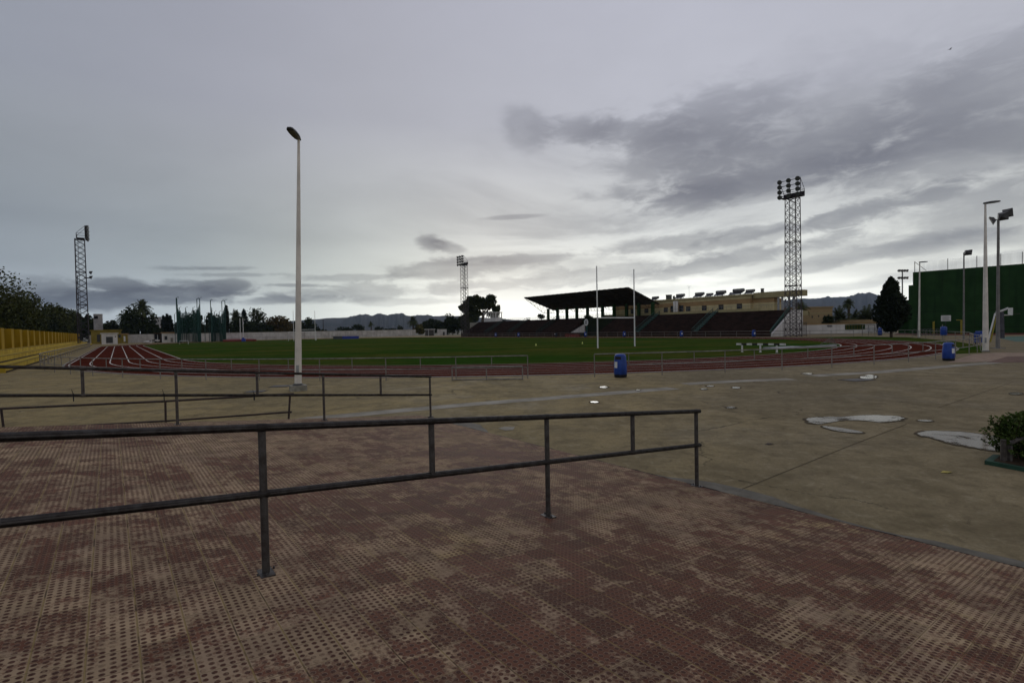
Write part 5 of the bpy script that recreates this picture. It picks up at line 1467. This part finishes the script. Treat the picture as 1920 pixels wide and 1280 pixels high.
# far end from left to right
far = [('broadleaf_tree', 168, 588, 26, 'leaf dark', 'dark tree just left of the pale water tower', 178, 'ball'),
       ('broadleaf_tree', 208, 600, 42, 'leaf dark', 'low dark tree right of the pale water tower', 185, 'ball'),
       ('broadleaf_tree', 262, 567, 66, 'leaf dark', 'biggest dark round tree behind the far left wall', 178, 'ball'),
       ('broadleaf_tree', 240, 590, 36, 'leaf dark', 'dark tree hugging the left side of the biggest round tree', 176, 'ball'),
       ('cypress', 306, 592, 8, 'leaf cypress', 'first narrow cypress of three behind the store hut', 185, 'col'),
       ('cypress', 313, 589, 9, 'leaf cypress', 'middle narrow cypress of three behind the store hut', 187, 'col'),
       ('cypress', 319, 592, 8, 'leaf cypress', 'right narrow cypress of three behind the store hut', 186, 'col'),
       ('broadleaf_tree', 358, 577, 42, 'leaf dark', 'dark tree seen through the left throwing cage', 190, 'ball'),
       ('broadleaf_tree', 398, 584, 26, 'leaf dark', 'round dark tree behind the right throwing cage', 190, 'ball'),
       ('cypress', 424, 573, 9, 'leaf cypress', 'tall narrow cypress behind the right throwing cage', 188, 'col'),
       ('broadleaf_tree', 442, 590, 26, 'leaf dark', 'dark bushy tree under the palm crown', 186, 'ball'),
       ('cypress', 457, 580, 13, 'leaf cypress', 'thick dark cypress left of the airy tree', 190, 'col'),
       ('airy_tree', 482, 574, 46, 'leaf pine', 'tall airy see-through tree behind the two white posts', 195, 'airy'),
       ('broadleaf_tree', 524, 590, 50, 'leaf autumn', 'reddish brown autumn tree behind the far wall', 190, 'ball'),
       ('broadleaf_tree', 556, 602, 36, 'leaf dark', 'low dark tree left of the lone street lamp', 195, 'ball'),
       ('broadleaf_tree', 578, 596, 34, 'leaf dark', 'round dark tree just right of the lone street lamp', 195, 'ball'),
       ('shrub', 601, 612, 20, 'leaf dark', 'small dark shrub beside the utility pole', 220, 'ball'),
       ('shrub', 658, 607, 34, 'leaf dark', 'dark shrub mass behind the blue landing mats', 220, 'ball'),
       ('shrub', 677, 604, 16, 'leaf dark', 'taller shrub right of the dark shrub mass', 220, 'ball'),
       ('shrub', 712, 611, 22, 'leaf dark', 'low spiky shrub behind the far wall, right of the slim palm', 220, 'ball'),
       ('shrub', 752, 607, 18, 'leaf dark', 'leaning thin shrub left of the round palm', 220, 'ball'),
       ('broadleaf_tree', 787, 606, 20, 'leaf yellow', 'yellowish tree behind the end of the white wall', 200, 'ball'),
       ('broadleaf_tree', 813, 594, 36, 'leaf dark', 'dense dark tree over the roofed shelter', 170, 'ball'),
       ('broadleaf_tree', 288, 607, 34, 'leaf dark', 'low dark tree between the biggest round tree and the apartment block', 174, 'ball'),
       ('broadleaf_tree', 338, 594, 34, 'leaf dark', 'dark tree between the cypresses and the left throwing cage', 192, 'ball'),
       ('broadleaf_tree', 376, 603, 34, 'leaf dark', 'low dark tree in the gap of the two throwing cages', 188, 'ball'),
       ('broadleaf_tree', 412, 602, 30, 'leaf dark', 'low dark tree behind the right half of the right cage', 194, 'ball'),
       ('broadleaf_tree', 470, 601, 40, 'leaf dark', 'dark undergrowth tree below the airy tree, left half', 186, 'ball'),
       ('broadleaf_tree', 497, 603, 40, 'leaf dark', 'dark undergrowth tree below the airy tree, right half', 188, 'ball'),
       ('broadleaf_tree', 541, 604, 40, 'leaf autumn', 'low brownish tree right of the reddish autumn tree', 193, 'ball'),
       ('shrub', 640, 613, 34, 'leaf dark', 'low dark hedge bush left of the shrub mass', 222, 'ball'),
       ('shrub', 731, 614, 30, 'leaf dark', 'low dark hedge bush between the slim palm and leaning shrub', 224, 'ball'),
       ('broadleaf_tree', 832, 606, 40, 'leaf dark', 'low dark tree right behind the garden wall section', 168, 'ball'),
       ('broadleaf_tree', 848, 584, 34, 'leaf dark', 'dense dark tree left of the distant floodlight tower', 165, 'ball')]
for i, (nm, px, yt, w, mm, lb, s_, sh) in enumerate(far):
    kw = dict(n=1700, leaf=.58, lumps=15, low=.0)
    if sh == 'col': kw = dict(n=700, leaf=.55, shape='col', low=.02, limbs=0)
    if sh == 'airy': kw = dict(n=1200, leaf=.42, lumps=26, low=.22, limbs=14)
    if nm == 'shrub': kw = dict(n=420, leaf=.6, lumps=7, low=.0, limbs=2)
    px_tree(nm, lb, px, yt, w * (1.22 if sh == 'ball' else 1.1), mm, 60 + i, s=s_, **kw)
def px_palm(label, px, ytop, s=None, y=None, fl=2.2, nf=34, seed=1, ball=1., tr=.25):
    p = at_s(px, ytop, s) if s is not None else at_y(px, ytop, y); h = p.z - fl * .75; p.z = 0
    palm(label, p, h, fl, nf, seed, trunk_r=tr, ball=ball)
px_palm('feathery palm crown poking out left of the biggest round tree', 235, 581, s=180, fl=3.0, seed=3)
px_palm('spiky palm top crowning the biggest dark round tree', 266, 562, s=176, fl=3.4, nf=46, seed=4)
px_palm('palm with a domed crown behind the far wall, left of the thick cypress', 441, 581, s=190, fl=3.6, nf=40, seed=5)
px_palm('slim small palm before the distant hills', 695.5, 602, s=215, fl=1.7, nf=30, seed=6)
px_palm('large round-headed palm before the distant hills', 774, 593, s=200, fl=3.0, nf=60, seed=7, tr=.4)
px_palm('tall palm standing above the low buildings before the right mountains', 1591, 560, y=165, fl=1.95, nf=60, seed=8, tr=.4)
px_palm('bushy palm left of the tall palm, above the white wall', 1575, 576, y=120, fl=4.0, nf=44, seed=9, tr=.4)
px_palm('bushy palm below the tall palm, above the brown parapet', 1599, 580, y=122, fl=3.8, nf=40, seed=10, tr=.4)
px_palm('wide fan palm close to the left side of the cypress', 1624, 576, y=120, fl=4.2, nf=48, seed=11, tr=.4)
px_palm('small palm crown peeking out behind the right floodlight tower', 1502, 564, y=112, fl=1.9, nf=30, seed=12)
px_tree('shrub', 'dark shrub in front of the beige building', 1551, 586, 26, 'leaf dark', 101, y=112, n=600, leaf=.42, lumps=8, low=0., limbs=2)
# umbrella pine
pp = at_t(890, 556, 62); hpine = pp.z; pp.z = 0
root = thing('umbrella_pine', 'big umbrella pine with a forked trunk at the far end of the stand', 'tree', pp, 'trees around the stadium')
d = ray(890, 556); perp = Vector((d.y, -d.x, 0)).normalized(); kk = (pp - EYE).length / FPX / 1.0
rr_ = random.Random(5)
mpp = (at_t(891, 556, 62) - at_t(890, 556, 62)).dot(perp)
def pine_pt(px, py, dep=0): 
    q = EYE + ray(px, py) * (pp.y / ray(px, py).y); return q + Vector((0, dep, 0))
g = MB(); b_ = pine_pt(905, 604); b_.z = 0
fork = pine_pt(906, 592)
g.tube([b_, pine_pt(905, 608), fork], [.75, .6, .5], 8)
for px, py in ((912, 575), (897, 578), (922, 574), (885, 574), (905, 568)):
    g.tube([fork, fork.lerp(pine_pt(px, py), .55) + Vector((0, .4, .2)), pine_pt(px, py)], [.4, .28, .12], 6, False)
g.build('trunk', 'bark', root)
g = MB()
for px, py, rx, rz_, n_ in ((882, 566, 15, 11, 1300), (903, 569, 17, 9, 1200), (920, 567, 14, 11, 1200), (929, 578, 9, 12, 800), (871, 573, 13, 11, 900), (880, 585, 17, 16, 1600), (886, 602, 14, 13, 1100), (866, 577, 7, 7, 400), (919, 588, 8, 6, 260), (900, 576, 20, 5, 600), (912, 574, 18, 6, 700), (884, 620, 14, 12, 700), (927, 592, 8, 9, 520), (933, 582, 5, 9, 300), (911, 563, 12, 8, 600), (896, 590, 9, 12, 700), (889, 612, 12, 14, 600), (921, 558, 11, 7, 500), (893, 559, 13, 7, 500)):
    q = pine_pt(px, py, rr_.uniform(-1.5, 1.5)); crown(g, q, rx * mpp, rx * mpp * .9, rz_ * mpp, n_, .42, px, lumps=12)
g.build('crown', 'leaf pine', root)
px_tree('broadleaf_tree', 'dark thicket at the foot of the umbrella pine', 872, 590, 40, 'leaf dark', 131, s=150, n=1100, leaf=.6, lumps=12, low=.0)
for px, yt, w, lb, sd_ in ((1015, 587, 18, 'small round bush on the concourse left of the canopy columns', 141), (1105, 592, 20, 'low bush on the concourse under the canopy', 142), (939, 595, 6, 'tiny conical bush beside the press booth', 143)):
    p = at_t(px, yt, 57.9 if px != 1105 else 56.6); h = p.z - ZT; p.z = ZT
    q = at_t(px + w / 2, yt, 57.9); wid = w * p.y / FPX * 1.2
    tree('concourse_bush', lb, p, h, wid, 'leaf dark', sd_, n=380, leaf=.32, lumps=7, low=.05, cat='bush', group='bushes on the concourse', limbs=3)
# the dark cypress by the track
p = ground(1671, 632.5); h = at_y(1671, 520, p.y).z
root = tree('broad_cypress', 'dark egg-shaped cypress beside the track bend on the right', p, h, 62 * p.y / FPX, 'leaf cypress', 9, shape='cone', n=6500, leaf=.24, low=.11, limbs=0)

# shrub with bent guard rail at the right edge
kb = [ground(x, y) for x, y in ((1846, 870), (1862, 858), (1985, 868), (2040, 905), (1930, 886))]
if sum(kb[i].x * kb[(i + 1) % 5].y - kb[(i + 1) % 5].x * kb[i].y for i in range(5)) < 0: kb.reverse()
pl = thing('planter', 'low green painted kerb bed holding the shrub at the right edge', 'planter', kb[0])
g = MB(); g.prism([v - Z * .02 for v in kb], (0, 0, .075)); g.build('kerb', 'green kerb', pl)
cc = sum(kb, Vector()) / 5
g = MB(); g.poly([cc + (v - cc) * .8 + Z * .059 for v in kb]); g.build('bed', 'soil and step shade', pl)
bc = ground(1915, 866); rr_ = random.Random(11)
root = thing('shrub', 'leafy green shrub behind a bent tube at the right edge', 'shrub', bc)
g = MB(); twigs = []
for i in range(120):
    a = rr_.uniform(0, 6.283); e_ = rr_.uniform(.15, 1.45); L = rr_.uniform(.35, .74)
    q = bc + Vector((rr_.uniform(-.10, .6), rr_.uniform(-.15, .2), .05))
    tip = q + Vector((math.cos(a) * math.cos(e_) * .95, math.sin(a) * math.cos(e_) * .8, math.sin(e_) * .95)) * L
    if tip.z < .12: tip.z = .12 + rr_.random() * .1
    g.tube([q, q.lerp(tip, .5) + Z * .04, tip], [.008, .006, .003], 4, False); twigs.append((q, tip))
g.build('stems', 'bark', root)
g = MB()
for q, tip in twigs:
    ax = (tip - q).normalized()
    for k in range(34):
        u = rr_.uniform(.15, 1.03); c = q.lerp(tip, u) + Z * .03 * math.sin(u * 3)
        d = (ax * .7 + Vector((rr_.gauss(0, 1), rr_.gauss(0, 1), rr_.gauss(0, 1) + .3)).normalized()).normalized()
        L = rr_.uniform(.035, .06); w = d.cross(Vector((rr_.gauss(0, 1), rr_.gauss(0, 1), 1))).normalized() * L * .26
        g.add([c, c + d * L * .5 + w, c + d * L, c + d * L * .5 - w], [(0, 1, 2, 3)])
for i in range(5200):
    v = Vector((rr_.gauss(0, 1), rr_.gauss(0, 1), rr_.gauss(0, 1))).normalized() * rr_.random() ** .28
    k = .86 + .22 * mnoise.noise(v * 2.3 + Vector((3, 1, 2)))
    c = bc + Vector((.28 + v.x * .66 * k, .05 + v.y * .5 * k, .37 + v.z * .38 * k))
    if c.z < .09: continue
    d = (v * .6 + Vector((rr_.gauss(0, 1), rr_.gauss(0, 1), rr_.gauss(0, 1) + .4)).normalized()).normalized()
    L = rr_.uniform(.04, .07); w = d.cross(Vector((rr_.gauss(0, 1), rr_.gauss(0, 1), 1))).normalized() * L * .26
    g.add([c, c + d * L * .5 + w, c + d * L, c + d * L * .5 - w], [(0, 1, 2, 3)])
g.build('leaves', 'leaf bright', root)
ra, rb = ground(1881, 871), ground(1893, 871)
gr = thing('bent_guard', 'bent grey tubular guard in front of the shrub at the right edge', 'guard rail', ra)
g = MB(); g.tube([ra, ra + Z * .36], .032, 10); g.build('post', 'galvanised steel', gr)
g = MB(); g.tube([rb, rb + Z * .27, rb + Vector((.03, 0, .32)), rb + Vector((.08, -.01, .345)), rb + Vector((.16, -.02, .37)), rb + Vector((.5, -.08, .46)), rb + Vector((.9, -.15, .47))], .032, 10); g.build('bent_tube', 'galvanised steel', gr)

# ------------------------------------------------------------------ hills on the horizon
def hills(name, prof, dist, back, seed):
    rr_ = random.Random(seed); g = MB(); rows = []
    xs = []
    for i in range(len(prof) - 1):
        p0, p1, p2, p3 = prof[max(i - 1, 0)], prof[i], prof[i + 1], prof[min(i + 2, len(prof) - 1)]
        for k in range(8):
            u = k / 8; xx = p1[0] + (p2[0] - p1[0]) * u
            m1, m2 = (p2[1] - p0[1]) / (p2[0] - p0[0]) * (p2[0] - p1[0]), (p3[1] - p1[1]) / (p3[0] - p1[0]) * (p2[0] - p1[0])
            yy = (2*u**3 - 3*u*u + 1) * p1[1] + (u**3 - 2*u*u + u) * m1 + (3*u*u - 2*u**3) * p2[1] + (u**3 - u*u) * m2
            xs.append((xx, yy))
    xs.append(prof[-1])
    ridge = [at_y(x, y, dist) for x, y in xs]
    nrow = 12
    ph = [rr_.uniform(0, 6.28) for _ in range(6)]
    for j in range(nrow + 1):
        u = j / nrow; row = []
        for i, r_ in enumerate(ridge):
            k = math.sin(u * math.pi / 2) ** 1.2 if u <= 1 else 1
            gully = .16 * mnoise.noise(Vector((i * .16, u * 2.2, seed))) + .10 * mnoise.noise(Vector((i * .45, u * 3 + 7, seed)))
            z = (r_.z + 20) * max(0, min(1, k + gully * (1 - u) * u * 3)) - 20
            sc = 1 - (1 - u) * .35
            row.append(Vector((r_.x * sc, dist * sc, z)))
        rows.append(row)
    rows.append([Vector((r_.x * 1.06, dist * 1.06, r_.z * .55)) for r_ in ridge]); rows.append([Vector((r_.x * 1.16, dist * 1.16, -20)) for r_ in ridge])
    n = len(ridge); vs = [v for r_ in rows for v in r_]
    fs = [(j * n + i, j * n + i + 1, (j + 1) * n + i + 1, (j + 1) * n + i) for j in range(len(rows) - 1) for i in range(n - 1)]
    g.add(vs, fs, True); return structure(g, name, 'hill')
hills('hills', [(380, 612), (470, 606), (560, 601), (600, 598), (630, 596), (655, 595), (672, 590.5), (683, 590), (697, 592), (707, 589), (716, 589), (727, 591), (738, 588.5), (748, 588), (758, 590), (770, 593), (782, 592), (795, 591), (812, 593), (840, 592), (880, 594), (940, 598), (1000, 602), (1080, 608)], 3000, 1, 2)
hills('hills', [(1380, 572), (1440, 566), (1480, 563), (1505, 560.5), (1530, 560), (1550, 558), (1570, 557.5), (1590, 557), (1600, 554), (1612, 551), (1625, 550), (1638, 551), (1650, 555), (1665, 560), (1690, 566), (1740, 574), (1800, 582), (1860, 590)], 3800, 1, 3)

# ------------------------------------------------------------------ air
hz = bpy.data.materials.new('air'); hz.use_nodes = True
nt = hz.node_tree; nt.nodes.clear()
ov = nt.nodes.new('ShaderNodeOutputMaterial'); pvn = nt.nodes.new('ShaderNodeVolumePrincipled')
pvn.inputs['Color'].default_value = (.60, .77, 1.0, 1); pvn.inputs['Density'].default_value = .000075; pvn.inputs['Anisotropy'].default_value = 0.
nt.links.new(pvn.outputs[0], ov.inputs['Volume'])
MATS['air'] = hz
g = MB(); g.box((0, 2500, 165), (14000, 5200, 374)); 
o = g.build('haze', 'air'); o['kind'] = 'stuff'; o['label'] = 'thin evening haze over the whole place'; o['category'] = 'haze'
